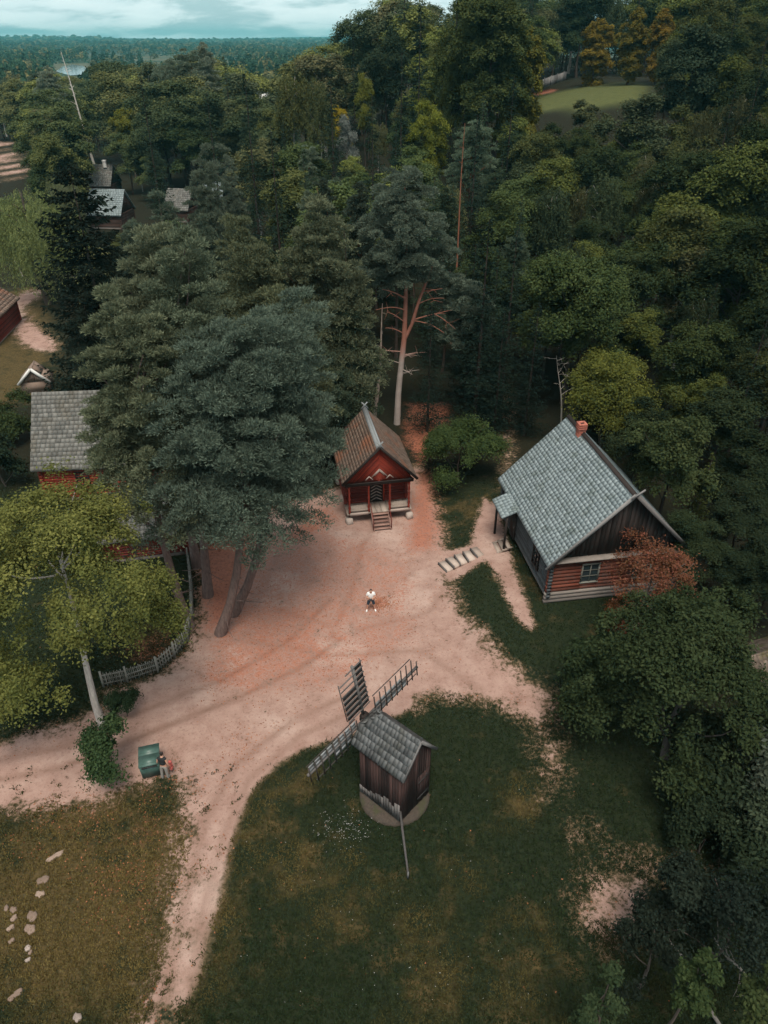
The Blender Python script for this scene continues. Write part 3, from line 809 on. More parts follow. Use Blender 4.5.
    for k in range(3): st.box((-0.28 - 0.34 * k, 6.5 - 0.0 * k, 0.42 - 0.15 * k), (0.27, 1.25, 0.07))
    for y in (5.92, 7.08): st.bar((-1.15, y, 0.02), (-0.05, y, 0.46), 0.06, 0.14)
    st.build('door_steps', M['deck'], root)
slate_house()

# ------------------------------------------------------------------ post windmill
def windmill():
    A = np.array((-0.75, 0.66)); A /= np.linalg.norm(A)      # towards the sails
    rz = math.atan2(-A[0], A[1])                             # local +y = towards sails, local +x = to the right
    cx, cy_ = 0.50, 21.25
    root = thing('windmill', 'small wooden post windmill with four lattice sails and dark weathered boards', 'windmill', (cx, cy_, ter(cx, cy_)), rz)
    hw, hl, zt = 1.02, 1.22, 3.55
    # round stone base
    b = MB(60); b.tube([(0, 0, -0.25), (0, 0, 0.20), (0, 0, 0.26)], [1.70, 1.64, 1.50], 28); b.build('stone_base', M['rubble'], root)
    for nm, pts, n in (('side_wall', ((-hw, -hl), (-hw, hl)), 15), ('side_wall', ((hw, hl), (hw, -hl)), 15), ('front_wall', ((-hw, -hl), (hw, -hl)), 13), ('rear_wall', ((hw, hl), (-hw, hl)), 13)):
        mb = MB(61 + len(nm) + int(pts[0][0] * 3)); p, q = np.array(pts[0]), np.array(pts[1]); d = (q - p) / np.linalg.norm(q - p); nn = np.array((d[1], -d[0]))
        if np.dot(nn, (p + q) / 2) < 0: nn = -nn
        L = np.linalg.norm(q - p)
        for k in range(n):
            a, c = p + d * L * k / n, p + d * L * (k + 0.93) / n
            th = 0.035 + 0.012 * (k % 2)
            z0, z1 = 0.34 + mb.r.uniform(-.04, .04), zt
            up = lambda s: zt
            if 'wall' in nm and abs(d[0]) > 0.5:
                f = lambda s: zt + 1.35 * (1 - abs(s[0]) / hw)
                za, zc = f(a), f(c)
            else: za = zc = zt
            if nm == 'rear_wall': za, zc = min(za, 4.3), min(zc, 4.3)
            mb.prism([(*a, z0), (*c, z0), (*c, zc), (*a, za)], (nn[0] * 0, nn[1] * 0, 0), (*nn, 0), th)
        w = mb.build(nm, M['mill_board'], root)
        if nm == 'front_wall':
            dr = MB(66)
            for k in range(5): dr.box((0.12 + 0.16 * k, -hl - 0.07, 1.45), (0.15, 0.05, 1.75))
            do = dr.build('door', M['mill_board'], w)
            hg = MB(67); hg.box((0.44, -hl - 0.115, 0.9), (0.8, 0.03, 0.07)); hg.build('hinge', M['rubber'], do)
            hg = MB(67); hg.box((0.44, -hl - 0.115, 2.0), (0.8, 0.03, 0.07)); hg.build('hinge', M['rubber'], do)
        if nm == 'side_wall' and pts[0][0] < 0:
            # grey, newer boards patched along the foot
            pb = MB(68)
            for k in range(15):
                y = -hl + 0.08 + 2.3 * k / 14
                hb = (1.25 - 0.75 * (k / 14)) * pb.r.uniform(.6, 1.0); pb.box((-hw - 0.062, y, 0.36 + hb / 2), (0.025, 0.135, hb))
            o = pb.build('patch_boards', M['mill_pole'], w); o['label'] = 'pale grey boards patched along the foot of the wall'
    core = MB(69); core.box((0, 0, 1.9), (2 * hw - 0.03, 2 * hl - 0.03, 3.1), tone=0.0); core.build('inner_frame', M['mill_board'], root)
    # roof
    ex, ez, rzz = 1.16, 3.46, 4.98
    yA, yB = -hl - 0.22, hl + 0.42
    sl = np.hypot(ex, rzz - ez)
    for s in (-1, 1):
        # half hip at the sail end: the top corner of each plane is cut away
        clip = lambda u, v: not (v > sl * 0.52 and u > (yB - yA) - 0.85 * (v - sl * 0.52) / (sl * 0.48))
        mb = shingles((s * ex, yA, ez), (0, 1, 0), (-s * ex, 0, rzz - ez), yB - yA, sl, 0.21, 0.34, 0.035, 70 + s, clip)
        k = 0.05; cut = 0.85
        m_ = np.array((s * ex * 0.48, 0, ez + (rzz - ez) * 0.52))
        pts = [(s * ex, yA + 0.03, ez - k), (s * ex, yB - 0.03, ez - k), (m_[0], yB - 0.03, m_[2] - k), (0, yB - cut, rzz - k), (0, yA + 0.03, rzz - k)]
        lo = [(p[0], p[1], p[2] - 0.05) for p in pts]
        mb.add([pts[0], pts[1], pts[2], pts[3]] + [lo[0], lo[1], lo[2], lo[3]], [(0, 1, 2, 3), (7, 6, 5, 4), (0, 4, 5, 1), (1, 5, 6, 2), (2, 6, 7, 3)], 0.2)
        mb.add([pts[0], pts[3], pts[4], np.array(pts[0]) * .5 + np.array(pts[4]) * .5] + [lo[0], lo[3], lo[4], np.array(lo[0]) * .5 + np.array(lo[4]) * .5], [(0, 1, 2, 3), (7, 6, 5, 4), (1, 5, 6, 2), (2, 6, 7, 3)], 0.2)
        mb.build('roof', M['mill_shingle'], root)
        bb = MB(73); bb.bar((s * (ex + .01), yA - 0.03, ez - 0.03), (0.001 * s, yA - 0.03, rzz - 0.01), 0.04, 0.15); bb.build('barge_board', M['grey_board'], root)
    mb = shingles((-ex * 0.48, yB, ez + (rzz - ez) * 0.52), (1, 0, 0), (0, -0.85, (rzz - ez) * 0.48), ex * 0.96, np.hypot(0.85, (rzz - ez) * 0.48), 0.21, 0.34, 0.035, 74, lambda u, v: abs(u - ex * 0.48) < ex * 0.48 * (1.08 - v / np.hypot(0.85, (rzz - ez) * 0.48)))
    mb.build('roof_hip', M['mill_shingle'], root)
    # windshaft, hub and four sails (turning plane = local x-z)
    hubY, hubZ = hl + 0.62, 4.02
    s = MB(75); s.tube([(0, hl - 0.3, hubZ), (0, hubY + 0.2, hubZ)], [0.14, 0.14], 10); s.box((0, hubY, hubZ), (0.36, 0.3, 0.36), (0, R(8), 0)); s.build('windshaft', M['dark_wood'], root)
    for k in range(4):
        # local x is to the right seen from behind; angles as read from the photo: 6, 105, 187, 280 degrees
        th = R(7 + 93 * k if k < 2 else (187 if k == 2 else 279))
        d = np.array((math.cos(th), 0, math.sin(th))); e = np.array((-math.sin(th), 0, math.cos(th)))      # along, trailing side
        hub = np.array((0, hubY + (0.07 if k % 2 else -0.07), hubZ))
        wp = MB(76 + k); wp.bar(hub, hub + d * 3.72, 0.11, 0.11)
        sail = wp.build('sail', M['mill_pole'], root)
        ln = MB(80 + k)
        for i in range(9):
            r_ = 0.62 + i * 0.375
            p = hub + d * r_
            ln.bar(p - e * 0.52 + np.array((0, -0.05, 0)), p + e * (0.92 if i < 8 else 0.5) + np.array((0, -0.05, 0)), 0.04, 0.05)
        for off, r0, r1 in ((-0.52, 0.6, 3.65), (0.90, 0.62, 3.3)):
            ln.bar(hub + d * r0 + e * off + np.array((0, 0.055, 0)), hub + d * r1 + e * off + np.array((0, 0.055, 0)), 0.04, 0.03)
        ln.build('lattice', M['sail_dark'] if k in (0, 2, 3) else M['mill_pole'], sail)
        bd = MB(84 + k)
        mat = M['sail_dark'] if k == 1 else M['sail']
        rr = random.Random(k)
        yy = -0.012 if k == 1 else -0.012
        for i in range(8):
            a, b_ = 0.66 + i * 0.375, 0.97 + i * 0.375
            for (e0, e1) in ((-0.50, -0.285), (-0.28, -0.06)):
                if k == 0 and i >= 6: continue
                p = hub + np.array((0, yy + 0.0, 0))
                bd.prism([p + d * a + e * e0, p + d * b_ + e * e0, p + d * b_ + e * e1, p + d * a + e * e1], (0, 0, 0), (0, 1, 0), 0.02)
            if i < (5 if k != 2 else 4) and not (k == 2 and i == 0):
                for (e0, e1) in ((0.07, 0.33), (0.335, 0.60), (0.605, 0.88)):
                    if k == 0 and e0 > 0.3: continue
                    if k == 2 and e0 > 0.6: continue
                    p = hub + np.array((0, yy, 0))
                    bd.prism([p + d * a + e * e0, p + d * b_ + e * e0, p + d * b_ + e * e1, p + d * a + e * e1], (0, 0, 0), (0, 1, 0), 0.02)
        bd.build('sail_boards', mat, sail)
    # tail pole running down to the grass
    inv = Matrix.Rotation(-rz, 3, 'Z')
    def loc(x, y, z): v = inv @ Vector((x - cx, y - cy_, z)); return (v.x, v.y, v.z)
    tp = MB(90); tp.tube([loc(0.72, 19.75, 1.05), loc(0.85, 18.6, 0.72), loc(1.02, 17.2, 0.36)], [0.06, 0.055, 0.042], 8); to = tp.build('tail_pole', M['mill_pole'], root)
    tk = MB(91); tk.tube([loc(1.02, 17.2, 0.0), loc(1.02, 17.2, 0.46)], [0.05, 0.045], 7); tk.build('peg', M['grey_board'], to)
windmill()

# ------------------------------------------------------------------ further houses
def simple_house(name, label, cat, front_mid, rz, W, D, wall_h, ridge_h, wall_mat, roof_mat, over=0.5, ridge='x', chimney=None, win=(), found=True, sw=0.5, sh=0.42, group=None, zoff=0.0, gable_mat=None):
    """front wall along local x at y=0; ridge='x' runs along the front, 'y' runs away from it"""
    x, y = front_mid
    root = thing(name, label, cat, (x, y, ter(x, y) + zoff), rz, group)
    hw = W / 2
    w = MB(101)
    if wall_mat.name.endswith('log') or 'red' in wall_mat.name:
        n = max(6, int(wall_h / 0.25))
        logs(w, (-hw, 0), (hw, 0), 0.25, wall_h - .24, n, 0.22, 0.2); logs(w, (-hw, D), (hw, D), 0.25, wall_h - .24, n, 0.22, 0.2)
        logs(w, (-hw, 0), (-hw, D), 0.13, wall_h - 0.32, n, 0.22, 0.2); logs(w, (hw, 0), (hw, D), 0.13, wall_h - 0.32, n, 0.22, 0.2)
    else:
        w.box((0, D / 2, wall_h / 2), (W, D, wall_h))
    w.build('wall', wall_mat, root)
    gm = gable_mat or wall_mat
    g = MB(102)
    if ridge == 'x':
        half, a, b = D / 2 + over, D / 2, W + 2 * over
        ez = wall_h - over * (ridge_h - wall_h) / (D / 2); slz = ridge_h - ez
        for s in (0, 1):
            o = (-hw - over, -over, ez) if s == 0 else (-hw - over, D + over, ez)
            v = (0, half, slz) if s == 0 else (0, -half, slz)
            mb = shingles(o, (1, 0, 0), v, b, np.hypot(half, slz), sw, sh, 0.035, 103 + s)
            y0 = -over if s == 0 else D + over
            k = 0.05
            mb.add([(-hw - over + .03, y0, ez - k), (hw + over - .03, y0, ez - k), (hw + over - .03, D / 2, ridge_h - k), (-hw - over + .03, D / 2, ridge_h - k)] + [(-hw - over + .03, y0, ez - k - .07), (hw + over - .03, y0, ez - k - .07), (hw + over - .03, D / 2, ridge_h - k - .07), (-hw - over + .03, D / 2, ridge_h - k - .07)],
                   [(0, 1, 2, 3), (7, 6, 5, 4), (0, 4, 5, 1), (1, 5, 6, 2), (2, 6, 7, 3), (3, 7, 4, 0)], 0.15)
            ro = mb.build('roof', roof_mat, root)
        for s in (-1, 1):
            g = MB(102); n = 14
            for k in range(n):
                ya, yb = D * k / n, D * (k + .96) / n
                f = lambda q: wall_h + (ridge_h - wall_h) * (1 - abs(q - D / 2) / (D / 2)) - 0.12
                g.prism([(s * (hw - .02), ya, wall_h - .05), (s * (hw - .02), yb, wall_h - .05), (s * (hw - .02), yb, max(wall_h, f(yb))), (s * (hw - .02), ya, max(wall_h, f(ya)))], (0, 0, 0), (s, 0, 0), 0.05)
            g.build('gable', gm, root)
    else:
        half = hw + over; ez = wall_h - over * (ridge_h - wall_h) / hw; slz = ridge_h - ez
        for s in (-1, 1):
            mb = shingles((s * half, -over, ez), (0, 1, 0), (-s * half, 0, slz), D + 2 * over, np.hypot(half, slz), sw, sh, 0.035, 105 + s)
            k = 0.05
            mb.add([(s * half, -over + .03, ez - k), (s * half, D + over - .03, ez - k), (0, D + over - .03, ridge_h - k), (0, -over + .03, ridge_h - k)] + [(s * half, -over + .03, ez - k - .07), (s * half, D + over - .03, ez - k - .07), (0, D + over - .03, ridge_h - k - .07), (0, -over + .03, ridge_h - k - .07)],
                   [(0, 1, 2, 3), (7, 6, 5, 4), (0, 4, 5, 1), (1, 5, 6, 2), (2, 6, 7, 3), (3, 7, 4, 0)], 0.15)
            ro = mb.build('roof', roof_mat, root)
        n = 16
        for yy, sg in ((0.02, -1), (D - 0.02, 1)):
            g = MB(102)
            for k in range(n):
                xa, xb = -hw + W * k / n, -hw + W * (k + .96) / n
                f = lambda q: wall_h + (ridge_h - wall_h) * (1 - abs(q) / hw) - 0.12
                g.prism([(xa, yy, wall_h - .05), (xb, yy, wall_h - .05), (xb, yy, max(wall_h, f(xb))), (xa, yy, max(wall_h, f(xa)))], (0, 0, 0), (0, sg, 0), 0.05)
            g.build('gable', gm, root)
    if found:
        f = MB(108); f.box((0, D / 2, 0.05), (W + 0.12, D + 0.12, 0.42)); f.build('foundation', M['pale_log'], root)
    for (x_, z_, ww, hh) in win:
        window(root, (x_, -0.12, z_), ww, hh, (1, 0), (0, -1), M['dark_wood'], bars=(2, 2))
    if chimney:
        c = MB(109); cx, cy_, cs, ch = chimney[:4]
        for i in range(int(ch / 0.15)): c.box((cx, cy_, ridge_h - 0.5 + i * 0.15), (cs if i < ch / 0.15 - 2 else cs * 1.15, cs if i < ch / 0.15 - 2 else cs * 1.15, 0.145))
        c.build('chimney', chimney[4], ro)
    return root

lh = simple_house('log_house', 'long red log house with grey shingle roof, half hidden behind the pine grove', 'house', (-20.25, 47.75), R(5), 11.4, 7.2, 3.55, 7.5, M['red_bright'], M['shingle_grey'], 0.5, 'x',
                  win=((-2.7, 1.95, 0.85, 1.0), (0.6, 1.95, 0.85, 1.0)), sw=0.34, sh=0.34)
simple_house('log_shed', 'dark red log shed glimpsed between the yellowing tree and the pine trunks', 'shed', (-16.2, 39.8), R(12), 5.2, 4.2, 2.3, 4.3, M['red_log'], M['shingle_grey'], 0.4, 'x', sw=0.3, sh=0.3)
x, y = at_z(-22, 352, 0)
simple_house('barn', 'dark red barn cut by the edge, beside the willow and sandy track', 'barn', (x - 2.6, y + 1.2), R(6), 8.0, 9, 3.2, 6.0, M['red_log'], M['shingle_brown'], 0.5, 'y', gable_mat=M['red_log'])
x, y = at_z(37, 392, 0)
simple_house('garden_shed', 'small pale shed with white gable boards behind the grey shingle roof', 'shed', (x, y), R(14), 2.7, 2.2, 1.2, 2.5, M['paving'], M['paving'], 0.15, 'y', found=False, sw=1.2, sh=1.0)
for s_ in (-1, 1):
    vb = MB(111); vb.bar((s_ * 1.5, -0.22, 1.02), (0.01 * s_, -0.22, 2.56), 0.12, 0.26); vb.build('barge_board', M['white_paint'], bpy.data.objects['garden_shed'])
# cottages in the clearing beyond the pine grove
x, y = at_z(107, 229, 0)
simple_house('cottage', 'nearest cottage in the woods, with a broad pale silver roof', 'cottage', (x, y), R(-6), 6.0, 6.2, 2.9, 6.4, M['dark_log'], M['slate'], 0.4, 'x')
x, y = at_z(100, 198, 0)
simple_house('cottage', 'cottage with a dark grey roof and white chimney behind the pale silver one', 'cottage', (x, y), R(-3), 5.4, 6.4, 2.9, 6.4, M['dark_log'], M['shingle_grey'], 0.4, 'x', chimney=(1.5, 2.6, 0.7, 1.5, M['white_paint']))
x, y = at_z(178, 222, 0)
simple_house('cottage', 'grey cottage right of the narrow spruce, without a chimney', 'cottage', (x, y), R(-12), 4.4, 5.4, 2.6, 5.6, M['dark_log'], M['shingle_grey'], 0.4, 'x')
x, y = at_z(213, 211, 0)
simple_house('cottage', 'pale roofed cottage with an orange brick chimney among silvery pines', 'cottage', (x, y), R(-5), 4.0, 5.0, 2.6, 5.2, M['dark_log'], M['slate'], 0.3, 'x', chimney=(-0.8, 2.5, 0.9, 1.6, M['brick']))
# a white house far off in the valley woods
dx, dy, dz = ray(265, 97); t_ = 420
simple_house('village_house', 'distant white house in the valley woods', 'house', (dx * t_, dy * t_), R(20), 6.5, 6.5, 4.6, 8.0, M['white_paint'], M['slate'], 0.4, 'y', found=False, zoff=0.2)
# mossy shed at the right edge
x, y = at_z(770, 668, 1.6)
simple_house('root_cellar', 'low shed with mossy brown roof at the edge, above the silvery bushes', 'shed', (x + 1.1, y - 1.6), R(20), 4.2, 4.0, 1.2, 2.9, M['dark_wood'], M['moss_roof'], 0.35, 'x', found=False, sw=0.3, sh=0.3)

# grey timber wall at the rim of the hill lawn
def hill_wall():
    a = ground(530, 93); b = ground(566, 80)
    root = thing('plank_wall', 'weathered grey plank wall at the rim of the hill lawn', 'wall', (a[0], a[1], ter(*a)))
    n = 22
    p = MB(120)
    for k in range(n):
        q = np.array(a) + (np.array(b) - np.array(a)) * k / n; r_ = np.array(a) + (np.array(b) - np.array(a)) * (k + .95) / n
        z = ter(*q) - root.location.z
        p.prism([(q[0] - a[0], q[1] - a[1], z - 0.2), (r_[0] - a[0], r_[1] - a[1], z - 0.2), (r_[0] - a[0], r_[1] - a[1], z + 2.1), (q[0] - a[0], q[1] - a[1], z + 2.1)], (0, 0, 0), (0, 1, 0), 0.08)
    p.build('planks', M['grey_board'], root)
    for k in range(0, 23, 4):
        q = np.array(a) + (np.array(b) - np.array(a)) * k / n; z = ter(*q) - root.location.z
        o = MB(121); o.box((q[0] - a[0], q[1] - a[1] - 0.12, z + 1.1), (0.2, 0.2, 2.5)); o.build('post', M['grey_board'], root)
hill_wall()

# ------------------------------------------------------------------ wattle fence round the pine garden
def fence():
    px = [(104, 687), (128, 682), (158, 672), (175, 657), (188, 640), (193, 618), (192, 590), (189, 562)]
    pts = [np.array(at_z(a, b, 0)) for a, b in px]
    root = thing('picket_fence', 'pale weathered picket fence bending round the grass under the yellowing tree', 'fence', (pts[2][0], pts[2][1], 0))
    o = pts[2]
    for i in range(len(pts) - 1):
        a, b = pts[i] - o, pts[i + 1] - o
        L = np.linalg.norm(b - a); d = (b - a) / L
        ps = MB(130 + i)
        for z in (0.25, 0.55, 0.86): ps.bar((*(a + d * .06), z), (*(b - d * .06), z), 0.05, 0.06)
        n = int(L / 0.105)
        for k in range(n):
            q = a + d * (0.08 + (L - .16) * (k + .5) / n); nn = np.array((d[1], -d[0])) * (0.045 if k % 2 else -0.045)
            ps.box((*(q + nn), 0.50 + ps.r.uniform(-.03, .03)), (0.045, 0.045, 0.98), (0, ps.r.uniform(-.03, .03), math.atan2(d[1], d[0])))
        ps.build('picket_panel', M['fence'], root)
    for p in pts:
        q = p - o; po = MB(140); po.tube([(*q, -0.1), (*q, 1.18)], [0.07, 0.06], 7); po.build('post', M['fence'], root)
fence()

# steps cut into the bank, from the yard up to the slate house
def garden_steps():
    px = [(446, 566), (453.5, 562), (461, 559), (469.5, 556), (477.5, 552.5)]
    pts = [np.array(at_z(a, b, 0.1 + 0.12 * i)) for i, (a, b) in enumerate(px)]
    root = thing('garden_steps', 'short flight of pale steps edged with dark timber up to the house', 'steps', (pts[0][0], pts[0][1], 0))
    for i, p in enumerate(pts):
        d = pts[1] - pts[0] if i == 0 else pts[i] - pts[i - 1]
        a = math.atan2(d[1], d[0]); q = p - pts[0]
        tr = MB(150 + i); tr.box((q[0], q[1], 0.02 + 0.13 * i), (0.46, 1.02, 0.26), (0, 0, a)); tr.build('tread', M['slab'], root)
        rs = MB(155 + i); e = np.array((math.cos(a), math.sin(a))) * 0.285; rs.box((q[0] - e[0], q[1] - e[1], 0.04 + 0.13 * i), (0.055, 1.08, 0.275), (0, 0, a)); rs.build('riser', M['mill_pole'], root)
garden_steps()

# ------------------------------------------------------------------ rubbish container
def bin_():
    x, y = at_z(152, 769, 0)
    root = thing('waste_container', 'green lidded waste container at the roadside under the yellowing tree', 'waste container', (x, y + 0.05, ter(x, y)), R(16))
    b = MB(160); b.box((0, 0, 0.52), (0.86, 1.12, 0.80), taper=1.08); b.build('body', M['bin'], root)
    l = MB(161); l.box((0, -0.30, 0.985), (0.98, 0.62, 0.07), (R(4), 0, 0)); l.box((0, -0.30, 1.025), (0.7, 0.4, 0.03), (R(4), 0, 0)); l.build('lid', M['bin'], root)
    l = MB(162); l.box((0, 0.33, 0.985), (0.98, 0.60, 0.07), (R(-4), 0, 0)); l.box((0, 0.33, 1.025), (0.7, 0.38, 0.03), (R(-4), 0, 0)); lo = l.build('lid', M['bin'], root)
    h = MB(163); h.bar((-0.36, -0.66, 0.93), (0.36, -0.66, 0.93), 0.05); h.build('handle', M['rubber'], root)
    for sx_ in (-1, 1):
        for sy_ in (-1, 1):
            w_ = MB(164); w_.tube([(sx_ * .36 - .03, sy_ * .45, 0.09), (sx_ * .36 + .03, sy_ * .45, 0.09)], [0.09, 0.09], 10); w_.build('wheel', M['rubber'], root)
bin_()

# flat stones in the rough grass
STONES = [(55, 856, 8.5, 2.6, 35, 'long narrow pale stone, topmost of the stones in the rough grass'), (42.5, 880, 5.5, 3.8, 30, 'broad pale stone second below the long narrow one'),
          (40, 894, 4.4, 3.0, 20, 'small pale stone touching the underside of the broad one'), (13.5, 909.5, 3.6, 2.6, 40, 'pale stone at the head of the short curved row by the edge'),
          (6.5, 908, 2.8, 2.2, 30, 'little dull stone nearest the edge, beside the head of the curved row'), (14, 918, 3.6, 2.3, 25, 'second pale stone of the curved row by the edge'),
          (10.5, 928, 3.6, 2.2, 30, 'third pale stone of the curved row, wide and low'), (11.5, 941, 2.8, 2.0, 50, 'last small stone below the curved row by the edge'),
          (32, 916, 4.6, 4.6, 10, 'roundish pale stone, upper of the close pair'), (30, 929, 5.2, 4.2, 35, 'angular pale stone, lower of the close pair'),
          (28, 948, 3.6, 1.9, 30, 'grey stone half sunk in grass below the close pair'), (30.5, 952.5, 2.2, 1.5, 20, 'tiny stone tucked under the half sunk grey one'),
          (28, 960, 2.6, 1.7, 15, 'faint mossy stone lowest in the middle row'), (15, 995, 6.2, 2.6, 48, 'long pale stone standing alone at the bottom'),
          (77, 1017, 3.6, 3.2, 0, 'dull grey stone alone in the grass at the bottom')]
for i, (px, py, a, b, ang, lab) in enumerate(STONES):
    x, y = at_z(px, py, 0.03); r_ = random.Random(i)
    m0, m1 = 0.040, 0.052
    n = 14; V = []; ph = R(ang)
    for ring, (k, z) in enumerate(((1.0, -0.06), (1.0, 0.045), (0.86, 0.075), (0.45, 0.085))):
        for j in range(n):
            th = 2 * math.pi * j / n; rr = k * (1 + 0.22 * math.sin(2.3 * th + i) + 0.12 * math.sin(5 * th + 2 * i))
            ex, ey = a * m0 * rr * math.cos(th), b * m1 * rr * math.sin(th)
            V.append((ex * math.cos(ph) - ey * math.sin(ph), ex * math.sin(ph) + ey * math.cos(ph), z + 0.012 * math.sin(3 * th + i)))
    F = [(q * n + j, q * n + (j + 1) % n, (q + 1) * n + (j + 1) % n, (q + 1) * n + j) for q in range(3) for j in range(n)]
    V.append((0, 0, 0.085))
    F += [(len(V) - 1, 3 * n + j, 3 * n + (j + 1) % n, 3 * n + (j + 2) % n) for j in range(0, n, 2)]
    o = link_mesh('stone', mesh_np('stone', np.array(V), np.array(F), np.full(len(V), r_.random())), M['paving'] if i not in (10, 12, 14) else M['stone'])
    o.location = (x, y, ter(x, y)); tag(o, lab, 'stone', 'flat stones in the rough grass')

# ------------------------------------------------------------------ people
def skin_obj(name, pts, edges, radii, mat, parent=None, sub=2, root_i=0):
    me = bpy.data.meshes.new(name); me.from_pydata(pts, edges, []); me.update()
    o = bpy.data.objects.new(name, me); COL.objects.link(o)
    md = o.modifiers.new('skin', 'SKIN'); md.use_smooth_shade = True
    for i, r_ in enumerate(radii):
        sv = me.skin_vertices[0].data[i]; sv.radius = (r_, r_) if not isinstance(r_, tuple) else r_; sv.use_root = (i == root_i)
    o.modifiers.new('sub', 'SUBSURF').levels = sub; o.modifiers['sub'].render_levels = sub
    me.materials.append(mat)
    if parent: o.parent = parent
    return o

def person(label, loc, rz, arms, legs, top_mat, leg_mat, shoe_mat, short=True, sleeve=0.5, lean=0.0, hair_long=False):
    """arms / legs: joints (shoulder, elbow, wrist, finger end) / (hip, knee, ankle, toe) for each side; figure faces local -y"""
    root = thing('person', label, 'person', loc, rz)
    L = lambda p: np.array(p, float)
    pts = [(0, 0, .93), (0, -.01 + lean * .3, 1.12), (0, -.0 + lean * .7, 1.33), (0, lean, 1.47), (0, lean * 1.15 - .01, 1.54), (0, lean * 1.3 - .045, 1.63), (0, lean * 1.35 - .05, 1.735)]
    rad = [(.15, .11), (.135, .10), (.165, .11), (.075, .07), .055, (.085, .10), (.06, .075)]
    ed = [(0, 1), (1, 2), (2, 3), (3, 4), (4, 5), (5, 6)]
    for s, A in zip((-1, 1), arms):
        b = len(pts); pts += list(A); rad += [.058, .045, .032, .018]
        ed += [(2, b), (b, b + 1), (b + 1, b + 2), (b + 2, b + 3)]
        # five fingers: short chains rooted in the palm
        w_, f_ = L(A[2]), L(A[3]); dd = (f_ - w_); dd /= np.linalg.norm(dd) + 1e-9
        side = np.cross(dd, (0, 0, 1.0)); side /= np.linalg.norm(side) + 1e-9
        for q, (off, ln) in enumerate(((-.03, .07), (-.01, .085), (.01, .08), (.03, .062), (-.05, .045))):
            c = len(pts); base = w_ + dd * (.06 if q < 4 else .02)
            pts += [tuple(base + side * off), tuple(base + side * off * 1.25 + dd * ln - np.array((0, 0, .015)))]
            rad += [.010, .008]; ed += [(b + 2, c), (c, c + 1)]
    for s, G in zip((-1, 1), legs):
        b = len(pts); pts += list(G); rad += [.088, .058, .040, .030]
        ed += [(0, b), (b, b + 1), (b + 1, b + 2), (b + 2, b + 3)]
    skin_obj('body', [tuple(map(float, p)) for p in pts], ed, rad, M['skin'], root)
    # shirt
    sp = [pts[0], pts[1], pts[2], pts[3]]; sr = [(.175, .135), (.165, .13), (.195, .135), (.085, .08)]
    se = [(0, 1), (1, 2), (2, 3)]
    for A in arms:
        b = len(sp); e_ = L(A[0]) + (L(A[1]) - L(A[0])) * min(sleeve, 1)
        sp += [A[0], tuple(e_)]; sr += [.078, .068]; se += [(2, b), (b, b + 1)]
        if sleeve > 1: sp.append(tuple(L(A[1]) + (L(A[2]) - L(A[1])) * (sleeve - 1))); sr.append(.05); se.append((b + 1, b + 2))
    skin_obj('shirt', [tuple(map(float, p)) for p in sp], se, sr, top_mat, root)
    tp = [(0, 0, .97), (0, 0, .86)]; tr_ = [(.17, .13), (.15, .125)]; te = [(0, 1)]
    for G in legs:
        b = len(tp)
        e_ = L(G[1]) if short else L(G[2])
        tp += [G[0], tuple(L(G[0]) * .4 + L(e_) * .6), tuple(e_)]; tr_ += [.112, .098 if short else .075, .09 if short else .06]; te += [(1, b), (b, b + 1), (b + 1, b + 2)]
    skin_obj('shorts' if short else 'trousers', [tuple(map(float, p)) for p in tp], te, tr_, leg_mat, root)
    hc = L(pts[5])
    hp = [tuple(hc + (0, .025, .02)), tuple(hc + (0, .015, .085)), tuple(hc + (0, -.02, .115))]; hr = [(.088, .085), (.085, .095), .055]
    if hair_long: hp.insert(0, tuple(hc + (0, .07, -.10))); hr.insert(0, (.07, .05))
    skin_obj('hair', [tuple(map(float, p)) for p in hp], [(i, i + 1) for i in range(len(hp) - 1)], hr, M['hair'], root)
    for G in legs:
        a_, t_ = L(G[2]), L(G[3])
        skin_obj('shoe', [tuple(a_ + (0, .03, -.03)), tuple(a_ * .5 + t_ * .5), tuple(t_ + (t_ - a_) * .15)], [(0, 1), (1, 2)], [(.055, .05), (.055, .042), (.045, .035)], shoe_mat, root)
    return root

x, y = at_z(371, 610, 0)
person('person in white T-shirt, dark shorts and white shoes, standing hands together in the sandy yard', (x, y, ter(x, y)), R(4),
       [((-.19, 0, 1.40), (-.27, -.05, 1.14), (-.07, -.28, 1.16), (-.02, -.36, 1.17)), ((.19, 0, 1.40), (.27, -.05, 1.14), (.07, -.28, 1.16), (.02, -.36, 1.17))],
       [((-.11, 0, .86), (-.19, -.03, .48), (-.25, 0, .09), (-.29, -.17, .045)), ((.11, 0, .86), (.19, -.03, .48), (.25, 0, .09), (.29, -.17, .045))],
       M['cloth_white'], M['cloth_navy'], M['cloth_white'], True, 0.72, -0.05)
rc = MB(170); rc.box((0, 0, 0), (.17, .11, .05)); rc.tube([(-.05, .05, .02), (-.05, .13, .06)], [.008, .006], 6); rc.tube([(.05, .05, .02), (.05, .13, .06)], [.008, .006], 6)
o = rc.build('remote_control', M['plastic']); o.location = (x, y - .40, ter(x, y) + 1.19); o.rotation_euler = (R(20), 0, 0)
tag(o, 'small black remote control held by the person in white', 'remote control')

